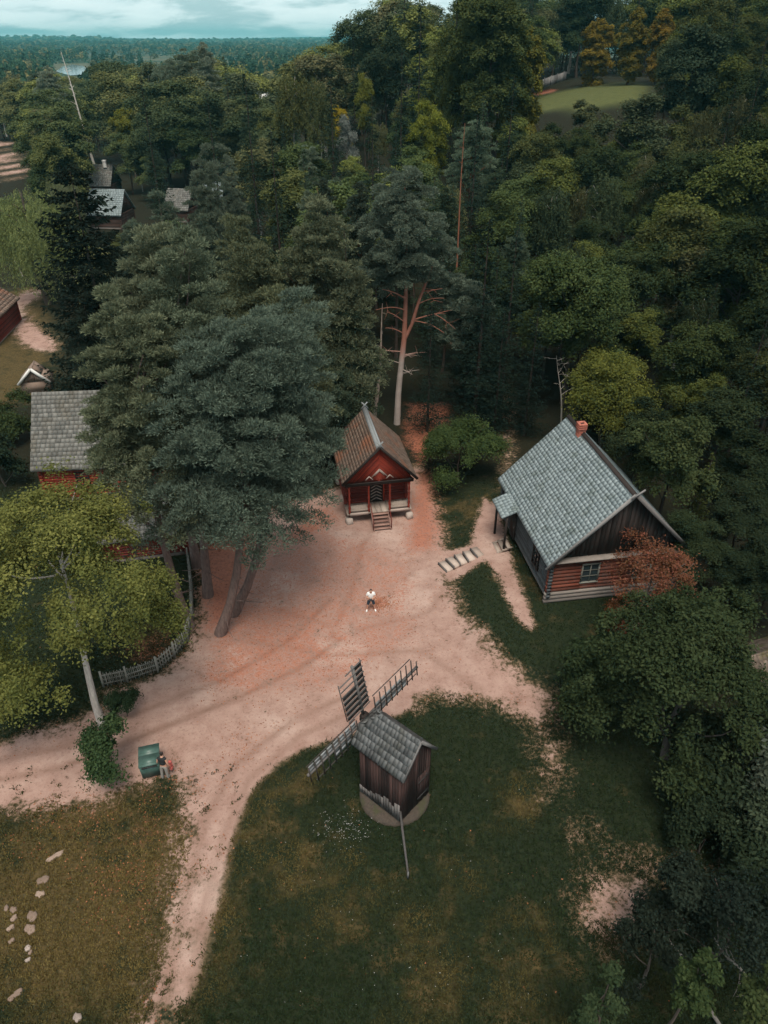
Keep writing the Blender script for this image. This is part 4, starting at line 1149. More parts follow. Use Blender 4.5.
x, y = at_z(167, 778, 0)
person('dark-haired person in black sleeveless top and pale trousers beside the green waste container', (x - .05, y + .05, ter(x, y)), R(172),
       [((-.18, 0, 1.40), (-.25, .03, 1.14), (-.28, -.03, .90), (-.28, -.08, .78)), ((.18, 0, 1.40), (.26, .02, 1.14), (.31, -.06, .92), (.32, -.13, .82))],
       [((-.10, 0, .86), (-.12, -.06, .48), (-.12, .04, .09), (-.13, -.13, .045)), ((.10, 0, .86), (.12, -.0, .48), (.14, .10, .09), (.15, -.06, .045))],
       M['cloth_black'], M['cloth_grey'], M['cloth_grey'], False, 0.18, -0.06, True)
jk = MB(171)
for i in range(6): jk.box((0.012 * (-1) ** i, .01 * i, -.08 - .11 * i), (.13 + .012 * (i % 3), .10, .125), (0.1 * (-1) ** i, 0, 0.3 * i))
o = jk.build('jacket', M['cloth_red']); o.location = (x + .27, y + .12, ter(x, y) + 1.15)
tag(o, 'red jacket hanging over the arm of the person by the container', 'jacket')
# ------------------------------------------------------------------ foliage generators (every leaf spray is a small face of its own)
def unit(v): return v / (np.linalg.norm(v, axis=-1, keepdims=True) + 1e-9)

def rand_dirs(r, n):
    return unit(r.normal(size=(n, 3)))

def leaf_faces(r, P, N, size, w=0.55):
    """diamond leaves at P, roughly facing N"""
    n = len(P)
    t = unit(np.cross(N, rand_dirs(r, n))); b = np.cross(N, t)
    s = (size * r.uniform(0.6, 1.35, n))[:, None]
    bend = N * s * r.uniform(-.25, .25, n)[:, None]
    V = np.stack([P - t * s, P + b * s * w + bend, P + t * s, P - b * s * w + bend], 1).reshape(-1, 3)
    return V, np.arange(4 * n).reshape(n, 4)

def blade_faces(r, P, D, length, width):
    n = len(P)
    L = (length * r.uniform(.6, 1.3, n))[:, None]
    s = unit(np.cross(D, rand_dirs(r, n))) * width
    m = P + D * L * 0.45
    V = np.stack([P, m + s, P + D * L, m - s], 1).reshape(-1, 3)
    return V, np.arange(4 * n).reshape(n, 4)

class Crown:
    def __init__(self): self.V, self.F, self.T, self.n = [], [], [], 0
    def add(self, V, F, T):
        self.V.append(V); self.F.append(F + self.n); self.T.append(np.repeat(T, 4)); self.n += len(V)
    def mesh(self, name):
        return mesh_np(name, np.vstack(self.V), np.vstack(self.F), np.concatenate(self.T))

def lobes(r, k=7):
    d = rand_dirs(r, k); a = r.uniform(.12, .34, k)
    def f(u):
        c = np.clip(u @ d.T, 0, 1) ** 6
        return 0.72 + (c * a).sum(1)
    return f

def limb(mb, a, b, r0, r1, r, sag=0.12, sides=6, n=5):
    a = np.array(a, float); b = np.array(b, float); L = np.linalg.norm(b - a)
    ts = np.linspace(0, 1, n)
    off = r.normal(size=3) * L * 0.05
    path = [a + (b - a) * t_ + off * math.sin(math.pi * t_) + np.array((0, 0, -sag * L * math.sin(math.pi * t_))) for t_ in ts]
    mb.tube(path, [r0 + (r1 - r0) * t_ for t_ in ts], sides, cap=False)

def make_broadleaf(seed, h, rx, base, ncl, nl, ls, crad=0.24, flat=0.62, hang=0.0, limbs=14, trunk_r=0.22, top=1.0, lean=(0, 0), shape=2.0, upright=0.0, fork=False, extra=(), droop=.35, lowcut=-.55):
    r = np.random.default_rng(seed)
    zc, rz = (base * h + h * top) / 2, (h * top - base * h) / 2
    lf = lobes(r)
    nlo = max(8, ncl // 8)
    u = rand_dirs(r, nlo)
    u[:, 2] = np.where(u[:, 2] < lowcut, -u[:, 2], u[:, 2])
    B = u * (np.clip(r.random(nlo) ** 0.33, .45, 1) * lf(u))[:, None]
    B[:, 0:2] *= rx; B[:, 2] = zc + B[:, 2] * rz
    which = r.integers(nlo, size=ncl)
    sd = rand_dirs(r, ncl); sd[:, 2] = np.abs(sd[:, 2]) * 1.1 - .25
    bo = B - np.array((0, 0, zc - rz * .3)); bo = unit(bo)
    sd = unit(sd + bo[which] * .55)
    lr = (rx * .34 * r.uniform(.7, 1.3, nlo))[which]
    C = B[which] + sd * (lr * r.uniform(.65, 1.05, ncl))[:, None] * np.array((1, 1, .75))
    C[:, 2] -= droop * .9 * np.clip((C - B[which])[:, :2] @ np.ones(2) * 0 + ((C - B[which]) * bo[which])[:, :2].sum(1), -.5, 2)
    if upright:            # egg-shaped to columnar outlines
        f = np.clip((C[:, 2] - base * h) / (h - base * h), 0, 1)
        C[:, 0:2] *= (1 - upright * np.clip(f - .25, 0, 1))[:, None]
    C[:, 0] += lean[0] * C[:, 2] / h; C[:, 1] += lean[1] * C[:, 2] / h
    RC = rx * crad * np.ones(ncl)
    for (ex, ey, ez_, er, k) in extra:
        C = np.vstack([C, np.array((ex, ey, ez_)) + rand_dirs(r, k) * er * (r.random(k) ** .4)[:, None] * np.array((1, 1, .6))])
    ncl0, ncl = ncl, len(C)
    cr = Crown()
    axis_c = np.array((lean[0] * .6, lean[1] * .6, zc - rz * 0.2))
    for i in range(ncl):
        k = int(nl * r.uniform(.6, 1.4)); rc = rx * crad * r.uniform(.5, 1.55)
        d = rand_dirs(r, k)
        p = np.clip(r.normal(size=(k, 3)), -2.1, 2.1) * rc * .52; d = unit(p)
        out = unit(C[i] - axis_c)
        # clumps are little slanting domes: flattened across, drooping to the outside
        p[:, 2] = p[:, 2] * flat - droop * (p[:, 0] * out[0] + p[:, 1] * out[1])
        if hang: p[:, 2] -= hang * r.random(k) ** 2 * (r.random(k) < .6)
        N = unit(d * .5 + out * .35 + np.array((0, 0, .55)) + r.normal(size=(k, 3)) * .45)
        V, F = leaf_faces(r, C[i] + p, N, ls)
        ct = r.uniform(0.2, 0.8)
        cr.add(V, F, np.clip(ct * .75 + r.random(k) * .5 - .12, 0, 1))
    mb = MB(seed)
    tl = np.array((lean[0] * .75, lean[1] * .75, h * 0.8 * top))
    path = [np.array((lean[0] * t_ ** 1.3 * .8, lean[1] * t_ ** 1.3 * .8, h * .8 * top * t_)) + np.array((r.normal() * .1 * (0 < t_ < 1), r.normal() * .1 * (0 < t_ < 1), 0)) for t_ in np.linspace(0, 1, 7)]
    mb.tube(path, [trunk_r * (1.25 - .25 * min(1, i)) * (1 - i / 7.5) for i in range(7)], 9, cap=False)
    for j in r.choice(ncl0, min(limbs, ncl0), replace=False):
        z0 = np.clip(C[j][2] - np.hypot(C[j][0], C[j][1]) * .7 - .5, base * h * .55, h * .7)
        f = z0 / (h * .8 * top)
        a = np.array((lean[0] * f ** 1.3 * .8, lean[1] * f ** 1.3 * .8, z0))
        limb(mb, a, C[j], trunk_r * .42 * (1 - f * .5), .02, r, .06)
    V, F, T = mb.data()
    return mesh_np('trunk', V, F, T, True), cr.mesh('crown')

def make_pine(seed, h, rx, base, ncl, nb, bl=0.30, bw=0.035, trunk_r=0.24, crad=.24, limbs=22, lean=(0, 0), dead=8, flat=.5):
    r = np.random.default_rng(seed)
    zc, rz = (base * h + h) / 2, (h - base * h) / 2
    lf = lobes(r, 9)
    u = rand_dirs(r, ncl); u[:, 2] = np.where(u[:, 2] < -.6, -u[:, 2], u[:, 2])
    rad = np.clip(r.random(ncl) ** .5, .3, 1) * lf(u)
    C = u * rad[:, None]; C[:, :2] *= rx; C[:, 2] = zc + C[:, 2] * rz
    f = np.clip((C[:, 2] - base * h) / (h - base * h), 0, 1)
    C[:, :2] *= (1.05 - .55 * np.clip(f - .3, 0, 1))[:, None]
    C[:, 0] += lean[0] * C[:, 2] / h; C[:, 1] += lean[1] * C[:, 2] / h
    cr = Crown()
    for i in range(ncl):
        rc = rx * crad * r.uniform(.6, 1.35) + .12; ct = r.uniform(.2, .8)
        out = C[i] - np.array((lean[0] * .7, lean[1] * .7, zc)); out[2] *= .3; out = unit(out)
        k = int(nb * r.uniform(.7, 1.3))
        d = rand_dirs(r, k); d[:, 2] = np.abs(d[:, 2]) * 1.15 - .22; d = unit(d + out * .2)
        dents = lobes(r, 6)
        q_ = d * (rc * r.uniform(.45, 1.0, k) * dents(d))[:, None] * np.array((1, 1, flat)); al = q_ @ out; q_ += out * (al * .55)[:, None]; q_[:, 2] += -.30 * al + .22 * al * np.abs(al) / (rc + .1)
        P = C[i] + q_
        D = unit(d * .8 + np.array((0, 0, .35)) + rand_dirs(r, k) * .75)
        V, F = blade_faces(r, P, D, bl, bw)
        cr.add(V, F, np.clip(ct * .4 + r.random(k) * .6, 0, 1))
    mb = MB(seed)
    ax = lambda t_: np.array((lean[0] * (1 - (1 - t_) ** 3) * .84, lean[1] * t_ * .84, h * .84 * t_))
    w1, w2 = r.normal(size=2) * .16, r.normal(size=2) * .12
    pth = [ax(t_) + np.array((w1[0] * math.sin(3 * t_) , w1[1] * math.sin(3 * t_), 0)) for t_ in np.linspace(0, 1, 9)]
    mb.tube(pth, [trunk_r * (1.28 if i == 0 else 1.0) * (1 - i / 9.3) for i in range(9)], 9, cap=False)
    for j in r.choice(ncl, min(limbs, ncl), replace=False):
        z0 = np.clip(C[j][2] - np.hypot(*(C[j][:2] - ax(C[j][2] / h)[:2])) * .35, base * h * .8, h * .88); t_ = z0 / (h * .95)
        limb(mb, ax(t_), C[j], trunk_r * .36 * (1.1 - t_ * .7), .025, r, .05)
    for j in range(dead):
        t_ = r.uniform(.45, 1.0) * base; a = ax(t_); an = r.uniform(0, 6.28); L = r.uniform(.5, 1.7)
        limb(mb, a, a + np.array((math.cos(an) * L, math.sin(an) * L, r.uniform(-.3, .35))), .035, .01, r, .05, 5, 4)
    V, F, T = mb.data()
    return mesh_np('trunk', V, F, T, True), cr.mesh('crown')

def make_spruce(seed, h, rx, base=.06, levels=26, nbr=9, nb=34, bl=.34, bw=.05, trunk_r=.2, droop=.35, power=.85):
    r = np.random.default_rng(seed); cr = Crown()
    for i in range(levels):
        t_ = np.clip((i + r.uniform(-.5, .5)) / levels, 0, 1); z = base * h + (h - base * h) * t_
        R_ = rx * max(.04, (1 - t_)) ** power * r.uniform(.8, 1.15)
        for j in range(max(4, int(nbr * (1 - t_ * .45)))):
            an = r.uniform(0, 6.283); L = R_ * r.uniform(.65, 1.15)
            k = max(8, int(nb * (.35 + .65 * L / rx)))
            s = r.random(k) ** .8
            dirv = np.array((math.cos(an), math.sin(an), 0)); side = np.array((-math.sin(an), math.cos(an), 0))
            sg = np.sign(r.normal(size=k))
            zz = z + r.uniform(-.35, .35) + L * (-droop * s + .30 * s ** 3)
            wsp = L * .28 * (1 - .6 * s) * r.random(k)
            P = dirv * (s * L)[:, None] + side * (sg * wsp)[:, None]; P[:, 2] = zz - .25 * wsp
            D = unit(dirv * .6 + side * (sg * .7)[:, None] + np.array((0, 0, -.25)) + r.normal(size=(k, 3)) * .3)
            V, F = blade_faces(r, P, D, bl, bw)
            cr.add(V, F, np.clip(r.uniform(.2, .7) * .6 + r.random(k) * .3 + .1 * s, 0, 1))
    mb = MB(seed); mb.tube([(0, 0, 0), (0, 0, h * .5), (0, 0, h * .98)], [trunk_r, trunk_r * .6, .02], 8, cap=False)
    V, F, T = mb.data()
    return mesh_np('trunk', V, F, T, True), cr.mesh('crown')

def make_hanging(seed, h, rx, base, nstr, nl, ls, strand=4.0, trunk_r=.3, wide=1.0, limbs=16, lw=.35):
    """willow / birch: leaves on hanging strands from domed boughs"""
    r = np.random.default_rng(seed); cr = Crown()
    zc, rz = (base * h + h) / 2, (h - base * h) / 2
    lf = lobes(r, 9)
    u = rand_dirs(r, nstr); u[:, 2] = np.abs(u[:, 2]) * 1.15 - .12; u = unit(u)
    C = u * (np.clip(r.random(nstr) ** .4, .3, 1) * lf(u))[:, None]; C[:, :2] *= rx; C[:, 2] = zc + C[:, 2] * rz
    for i in range(nstr):
        L = strand * r.uniform(.4, 1.2); L = min(L, C[i][2] - base * h * .35)
        k = max(6, int(nl * L / strand)); s = r.random(k)
        out = unit(np.array((C[i][0], C[i][1], 0)) + 1e-6)
        sw = r.normal(size=3) * .12
        P = C[i] + out * (np.sqrt(s) * .5 * wide)[:, None] + sw * s[:, None] + r.normal(size=(k, 3)) * .13; P[:, 2] = C[i][2] - L * s ** 1.2 + r.normal(size=k) * .08
        D = unit(np.array((0, 0, -1.0)) + r.normal(size=(k, 3)) * .45 + out * .2)
        V, F = blade_faces(r, P, D, ls * 2, ls * lw)
        cr.add(V, F, np.clip(r.uniform(.15, .85) * .55 + r.random(k) * .45, 0, 1))
    mb = MB(seed); path = [np.array((r.normal() * .12, r.normal() * .12, h * .85 * t_)) for t_ in np.linspace(0, 1, 7)]; path[0][:2] = 0
    mb.tube(path, [trunk_r * (1 - i / 7.4) for i in range(7)], 8, cap=False)
    for j in r.choice(nstr, min(limbs, nstr), replace=False):
        z0 = np.clip(C[j][2] - np.hypot(C[j][0], C[j][1]) * .9, base * h * .5, h * .7)
        limb(mb, (0, 0, z0), C[j], trunk_r * .35, .02, r, -.05)
    V, F, T = mb.data()
    return mesh_np('trunk', V, F, T, True), cr.mesh('crown')

def make_bare(seed, h, n=16, trunk_r=.1, spread=1.6, zmin=.3, lean=(0, 0)):
    r = np.random.default_rng(seed); mb = MB(seed)
    ax = lambda t_: np.array((lean[0] * t_ + .12 * math.sin(5 * t_ + seed), lean[1] * t_ + .1 * math.cos(4 * t_ + seed), h * t_))
    mb.tube([ax(t_) for t_ in np.linspace(0, 1, 10)], [trunk_r * (1 - i / 10.5) for i in range(10)], 7, cap=False)
    for j in range(n):
        t_ = r.uniform(zmin, .97); an = r.uniform(0, 6.28); L = spread * r.uniform(.3, 1) * (1.2 - t_ * .7)
        e = ax(t_) + np.array((math.cos(an) * L, math.sin(an) * L, L * r.uniform(.0, .7)))
        limb(mb, ax(t_), e, trunk_r * .35 * (1.1 - t_ * .6), .006, r, -.04, 5, 5)
        for q in range(2):
            m_ = ax(t_) * .45 + e * .55; limb(mb, m_, m_ + r.normal(size=3) * L * .3 + np.array((0, 0, L * .1)), .012, .004, r, 0, 4, 3)
    V, F, T = mb.data()
    return mesh_np('trunk', V, F, T, True), None

# prototypes: nominal height, then (trunk, crown) meshes that copies share
PROTO = {}
def proto(key, h, meshes): PROTO[key] = (h, *meshes)
for i in range(3): proto(f'pine{i}', 21, make_pine(20 + i, 21, 3.7 + .35 * i, .24, 250, 190, .26, .046, flat=.45, crad=.17))
for i in range(3): proto(f'bushpine{i}', 15, make_pine(90 + i, 15, 3.6, .06, 290, 200, .22, .038, .2, .165, flat=.45))
for i in range(2): proto(f'slimpine{i}', 20, make_pine(30 + i, 20, 2.5, .30, 160, 180, .26, .046, .18, .22, flat=.45))
for i in range(3): proto(f'spruce{i}', 20, make_spruce(40 + i, 20, 2.9 + .4 * i, levels=38, nbr=8, nb=38))
for i in range(4): proto(f'broad{i}', 17, make_broadleaf(50 + i, 17, 3.9 + .4 * i, .13, 210, 150, .16, .18, .65, .35, droop=.5))
for i in range(2): proto(f'airy{i}', 16, make_broadleaf(60 + i, 16, 3.4, .18, 150, 110, .17, .22, .8, .7))
for i in range(2): proto(f'birch{i}', 18, make_hanging(70 + i, 18, 2.8, .18, 420, 44, .15, 2.2, .15, .8, 14, .5))
proto('giant', 31, make_broadleaf(59, 31, 6.4, .1, 560, 120, .20, .13, .7, .4, 16, .4, droop=.5))
proto('shrub0', 4, make_broadleaf(80, 4, 2.1, .02, 60, 170, .12, .3, .75, 0, 8, .06))
proto('shrub1', 4, make_broadleaf(81, 4, 2.5, .02, 60, 170, .12, .28, .75, .2, 8, .06))
proto('larch', 15, make_broadleaf(82, 15, 3.3, -.02, 760, 70, .15, .11, 1.0, .25, 8, .2, 1.0, (0, 0), 2, .5, lowcut=-2))
proto('larch2', 15, make_broadleaf(83, 15, 3.0, -.02, 720, 70, .15, .11, 1.0, .25, 8, .2, 1.0, (0, 0), 2, .45, lowcut=-2))

ALL_TREES = []
TREE_DIM, CROWN_R = {}, {}
def plant(key, loc, h, name, label, cat, color, bark=(.10, .085, .075), group=None, wide=1.0, rz=None, prune_id=None, tilt=(0, 0), own=None, barkmat='bark'):
    h0, tm, cm = own if own else PROTO[key]
    s = h / h0
    z = ter(*loc[:2]) if len(loc) == 2 else loc[2]
    root = thing(name, label, cat, (loc[0], loc[1], z - 0.05), (random.Random(hash((round(loc[0], 2), round(loc[1], 2)))).uniform(0, 6.28) if rz is None else rz), group)
    root.rotation_euler[0], root.rotation_euler[1] = tilt
    root.scale = (s * wide, s * wide, s)
    rxx = 1.0
    if cm:
        if cm.name not in CROWN_R:
            co_ = np.empty(len(cm.vertices) * 3, np.float32); cm.vertices.foreach_get('co', co_); CROWN_R[cm.name] = float(np.percentile(np.abs(co_[0::3]), 90))
        rxx = CROWN_R[cm.name] * s * wide
    TREE_DIM[root.name] = (h, rxx)
    if tm: link_mesh('trunk', tm, M[barkmat], root, bark)
    if cm: link_mesh('crown', cm, M['leaf'], root, color)
    ALL_TREES.append(root)
    return root

def top_at(px, ytop, h):
    """foot of a tree of height h whose top shows at (px, ytop)"""
    return ground(px, ytop, h)

PINE, PINE_L, SPRUCE = (.100, .120, .092), (.135, .152, .115), (.022, .034, .026)
DARK, MID, OLIVE, LIGHT = (.030, .043, .020), (.058, .080, .028), (.085, .090, .032), (.120, .140, .036)
PBARK, OBARK, WBARK = (.075, .06, .052), (.06, .05, .045), (.42, .40, .38)
# ------------------------------------------------------------------ the trees one can point to
# yellowing tree at the left front
own = (15.5, *make_broadleaf(101, 15.5, 4.8, .36, 400, 150, .072, .105, .75, .7, 6, .22, 1.0, (.3, .4), 2, droop=.65, extra=((-3.4, -2.0, 5.2, 1.6, 34), (-5.0, -.6, 6.0, 1.6, 30), (-4.2, -2.8, 4.4, 1.0, 18), (4.0, .6, 9.8, 1.3, 24), (4.7, .3, 8.2, 1.0, 16), (-1.8, -2.2, 6.2, 1.3, 18))))
x, y = at_z(104, 728, 0)
plant('own', (x, y), 14.7, 'deciduous_tree', 'large yellowing green tree with pale forked trunk at the roadside, left front', 'tree', (.132, .142, .042), (.50, .48, .46), rz=0, own=own)
x, y = at_z(116, 776, 0)
plant('shrub0', (x, y), 3.6, 'shrub', 'dark leafy bush at the foot of the yellowing tree beside the waste container', 'bush', (.045, .075, .032), wide=.62)
x, y = at_z(128, 716, 0)
plant('shrub1', (x, y), 2.0, 'shrub', 'small dark green bush between the yellowing tree and the picket fence', 'bush', (.032, .055, .028), wide=.62)
# the pine clump beside the yard: five stems
PG = 'tall pines in the clump beside the yard'
def near_pine(seed, foot, h, rx, base, lean, lab, ncl=430, nb=370, col=(.104, .138, .104)):
    o_ = (h, *make_pine(seed, h, rx, base, ncl, nb, .19, .028, .30, .125, 30, lean, 6, flat=.45))
    x, y = at_z(*foot, 0)
    return plant('own', (x, y), h, 'pine_tree', lab, 'pine', col, (.17, .125, .115), PG, rz=0.0, own=o_, barkmat='bark')
near_pine(201, (220, 633), 20.5, 5.0, .15, (2.9, 1.4), 'thick pinkish trunked pine standing foremost of the clump beside the yard')
near_pine(202, (233, 614), 20.0, 5.2, .14, (4.0, 1.8), 'pine with the long trunk leaning right, at the yard side of the clump')
near_pine(203, (189, 626), 19.5, 3.9, .24, (-.9, 1.6), 'pine with curved brown trunk leaning left by the picket fence', col=(.130, .150, .092))
near_pine(204, (208, 596), 21.5, 4.4, .20, (.7, 1.2), 'straight stemmed pine in the middle of the clump, little of its trunk in view', col=(.122, .150, .098))
near_pine(205, (197, 566), 22.5, 4.2, .22, (.1, 1.2), 'reddish trunked pine at the back of the clump, near the red shed', col=(.138, .158, .100))
# pine with the pale stem behind the granary
def forked_pine():
    h = 22.0; r = np.random.default_rng(7); cr = Crown(); mb = MB(7)
    stem = [(0, 0, 0), (.1, .1, 3.2), (.35, .1, 6.2), (.55, .2, 8.2), (.62, .4, 11), (.65, .5, 14), (.5, .6, 18), (.4, .6, 21)]
    mb.tube(stem, [.33, .27, .25, .23, .18, .15, .10, .03], 10, cap=False)
    arm = [(.5, .2, 7.9), (1.2, .3, 9.4), (1.7, .2, 11.3), (2.4, .4, 13.2), (2.9, .5, 14.6)]
    mb.tube(arm, [.17, .15, .13, .10, .06], 8, cap=False)
    for p, q, a in (((.6, .3, 11.6), (-1.4, -.4, 12.6), .09), ((.63, .4, 12.4), (1.6, -.6, 13.7), .08), ((.35, .1, 6.3), (1.7, -.6, 6.9), .06), ((.4, .1, 6.6), (2.6, -.3, 7.1), .06), ((.3, .1, 5.4), (1.3, -.7, 5.2), .05),
                    ((.5, .2, 8.6), (-1.1, -.7, 9.4), .05), ((1.4, .3, 9.8), (4.6, -.2, 10.8), .07), ((1.8, .3, 11.2), (3.8, -.6, 11.9), .05), ((.3, .1, 5.9), (-1.0, -.5, 6.5), .04), ((.55, .2, 9.6), (-.9, -.2, 10.6), .05),
                    ((2.0, .3, 12.2), (3.6, -.9, 12.8), .05), ((3.0, .0, 10.4), (4.8, -.9, 9.4), .03), ((.35, .1, 7.0), (-1.7, -.6, 7.4), .05), ((.6, .3, 10.6), (-1.9, -.5, 10.9), .06), ((1.3, .3, 9.7), (3.9, -.8, 9.0), .05), ((.3, .1, 5.0), (1.9, -.6, 5.6), .045)):
        limb(mb, p, q, a, .015, r, -.06, 6, 6)
        m_ = np.array(p) * .4 + np.array(q) * .6
        for k in range(3): limb(mb, m_, m_ + r.normal(size=3) * .5 + np.array((0, 0, .15)), a * .35, .006, r, 0, 4, 3)
    blobs = [(.2, .8, 20.8, 1.3, 10), (-1.0, .6, 19.4, 1.6, 14), (1.3, .8, 19.3, 1.7, 14), (.2, 1.2, 18.2, 2.3, 22), (-1.9, .6, 17.4, 1.7, 16), (2.2, .8, 17.4, 1.8, 16), (-1.5, .8, 15.6, 1.9, 16), (1.4, 1.4, 15.8, 2.2, 20),
             (-2.4, .4, 14.2, 1.4, 12), (.4, .6, 14.4, 1.8, 18), (-1.0, .8, 13.2, 1.3, 10), (2.6, .8, 14.2, 1.7, 16), (.3, -1.0, 17.0, 1.7, 14), (-.6, -.9, 15.2, 1.4, 10), (1.5, -.9, 14.6, 1.4, 12), (.6, -.8, 13.3, 1.3, 10), (3.4, .9, 15.3, 1.5, 10), (4.0, .9, 12.6, 1.6, 16), (4.9, .8, 11.3, 1.8, 20), (5.7, .6, 9.7, 1.7, 18), (4.6, 1.2, 9.6, 1.9, 18), (3.9, .8, 8.0, 1.5, 12), (5.6, .8, 7.8, 1.4, 12), (6.4, .8, 8.6, 1.0, 8), (7.0, .6, 9.0, 1.4, 14), (6.6, .6, 10.7, 1.4, 14), (5.6, .7, 12.2, 1.3, 12), (7.2, .6, 7.4, 1.1, 8)]
    for bx, by, bz, br, k in blobs:
        for i in range(k):
            d = rand_dirs(r, 1)[0]; c = np.array((bx, by, bz)) + d * br * r.random() ** .4 * np.array((1, 1, .6)); ct = r.uniform(.2, .8)
            n_ = 420; dd = rand_dirs(r, n_); dd[:, 2] = np.abs(dd[:, 2]) * 1.15 - .22; dd = unit(dd)
            P = c + dd * (.72 * r.uniform(.6, 1, n_) * lobes(r, 6)(dd))[:, None] * np.array((1, 1, .5)); P[:, 2] -= .2 * ((P - c) @ d)
            V, F = blade_faces(r, P, unit(dd * .8 + np.array((0, 0, .3)) + rand_dirs(r, n_) * .75), .19, .034); cr.add(V, F, np.clip(ct * .4 + r.random(n_) * .6, 0, 1))
    V, F, T = mb.data()
    return h, mesh_np('trunk', V, F, T, True), cr.mesh('crown')
x, y = at_z(397, 424, 0)
M['fork_bark'] = plain('fork_bark', (.30, .21, .18), .9, .3, 3.0)
def fork_bark():
    m, nt, out = new_mat('fork_bark'); t = NT(nt)
    tc = t.n('ShaderNodeTexCoord'); sx = t.n('ShaderNodeSeparateXYZ'); t.l(tc.outputs['Object'], sx.inputs[0])
    n = t.noise(tc.outputs['Object'], 2.5, 5)
    f = t.sstep(t.math('ADD', sx.outputs[2], t.math('MULTIPLY', n, 2.0)), 6.6, 9.2)
    c = t.mix(f, (.40, .34, .31), (.34, .15, .11)); c = t.mix(1.0, c, t.mix(n, (.6, .6, .6), (1.25, 1.25, 1.25)), 'MULTIPLY')
    d = t.n('ShaderNodeBsdfDiffuse'); t.l(c, d.inputs['Color']); t.l(d.outputs[0], out.inputs['Surface']); return m
M['fork_bark'] = fork_bark()
plant('own', (x, y), 22.0, 'pine_tree', 'forked pine with pale stem and bare orange limbs behind the granary', 'pine', (.112, .142, .106), own=forked_pine(), rz=0.0, barkmat='fork_bark')
x, y = at_z(374, 428, 0)
plant('own', (x, y + .6), 11.2, 'dead_pine', 'dead slender grey stem left of the forked pine, behind the granary ridge', 'dead tree', DARK, (.30, .25, .22), own=(11.2, *make_bare(301, 11.2, 5, .21, 1.2, .6, (.9, .6))), rz=0)
dx, dy, dz = ray(455, 262); tt = 78
x, y = dx * tt, dy * tt
plant('own', (x, y), 22.5, 'dead_pine', 'tall bare reddish pine stem in the dark spruces behind the forked pine', 'dead tree', DARK, (.25, .11, .07), own=(22.5, *make_bare(302, 22.5, 5, .15, .9, .75, (.35, 0))), rz=0)
for (px, py, h, lab) in ((362, 392, 14, 'thin orange pine stem close behind the granary, left of the dead grey stem'), (330, 372, 13.5, 'orange stem of a shaded pine left behind the granary, among grey green needles')):
    x, y = at_z(px, py, 0)
    plant('slimpine0', (x, y + 2), h + 5, 'pine_tree', lab, 'pine', (.05, .066, .048), (.30, .12, .07), wide=.85)
# round bush right of the granary
x, y = at_z(458, 486, 0)
plant('own', (x, y + .6), 5.0, 'shrub', 'broad rounded green bush between the granary and the slate-roofed house', 'bush', (.052, .078, .028), own=(5.0, *make_broadleaf(311, 5.0, 3.2, .04, 200, 200, .075, .17, .8, .1, 12, .08)), rz=0)
# around the slate-roofed house
x, y = at_z(600, 470, 1)
plant('own', (x + .8, y + 3.5), 8.6, 'deciduous_tree', 'rounded yellow-green tree just behind the chimney of the slate-roofed house', 'tree', (.100, .112, .028), own=(8.6, *make_broadleaf(312, 8.6, 4.0, .12, 220, 190, .09, .16, .8, .3, 12, .14)), rz=0)
x, y = top_at(585, 247, 14.5)
plant('own', (x, y), 14.0, 'ash_tree', 'big domed feathery green ash behind the slate-roofed house', 'tree', (.052, .074, .028), own=(14.5, *make_broadleaf(313, 14.5, 5.3, .22, 300, 200, .125, .145, .75, .5, 16, .22)), rz=0)
x, y = at_z(562, 420, 1)
plant('own', (x, y), 6.6, 'dead_tree', 'small dead tree with arching bare pale branches behind the slate roof', 'dead tree', DARK, (.42, .40, .37), own=(6.6, *make_bare(314, 6.6, 12, .09, 2.6, .35, (-1.2, 0))), rz=0)
x, y = at_z(634, 618, .8)
plant('own', (x + .3, y - .2), 6.4, 'maple_tree', 'red and orange maple against the gable of the slate-roofed house', 'maple', (.15, .066, .038), (.22, .19, .17), own=(6.2, *make_broadleaf(315, 6.2, 2.7, .05, 190, 46, .066, .13, .9, .35, 30, .09)), rz=0)
x, y = at_z(612, 630, .8)
plant('shrub1', (x, y), 2.3, 'shrub', 'low orange-brown bush under the gable window of the slate-roofed house', 'bush', (.15, .062, .024), wide=.55)
x, y = at_z(672, 765, .4)
plant('own', (x, y + .8), 9.5, 'deciduous_tree', 'wide dark green tree in front of the red maple, near the lawn edge', 'tree', (.036, .051, .023), (.10, .09, .085), own=(9.5, *make_broadleaf(316, 9.5, 4.5, .12, 360, 130, .085, .105, .75, .4, 18, .2, 1.0, (-.8, .5), droop=.6, extra=((-4.2, .6, 3.2, 1.3, 26), (3.6, -1.4, 3.6, 1.5, 26), (-.5, -3.4, 2.6, 1.4, 26), (2.4, 2.6, 7.6, 1.3, 18)))), rz=0)
x, y = at_z(588, 700, .4)
plant('shrub0', (x, y), 4.4, 'shrub', 'dark bushy growth at the path end below the gable', 'bush', (.034, .052, .024), wide=.8)
# narrow light conifer right of the house
x, y = at_z(692, 530, .8)
plant('own', (x, y), 6.4, 'thuja_tree', 'narrow feathery light green conifer right of the slate-roofed house', 'conifer', (.075, .090, .030), own=(9, *make_spruce(317, 9, 1.5, .05, 22, 8, 34, .26, .05, .12, .1)), rz=0)
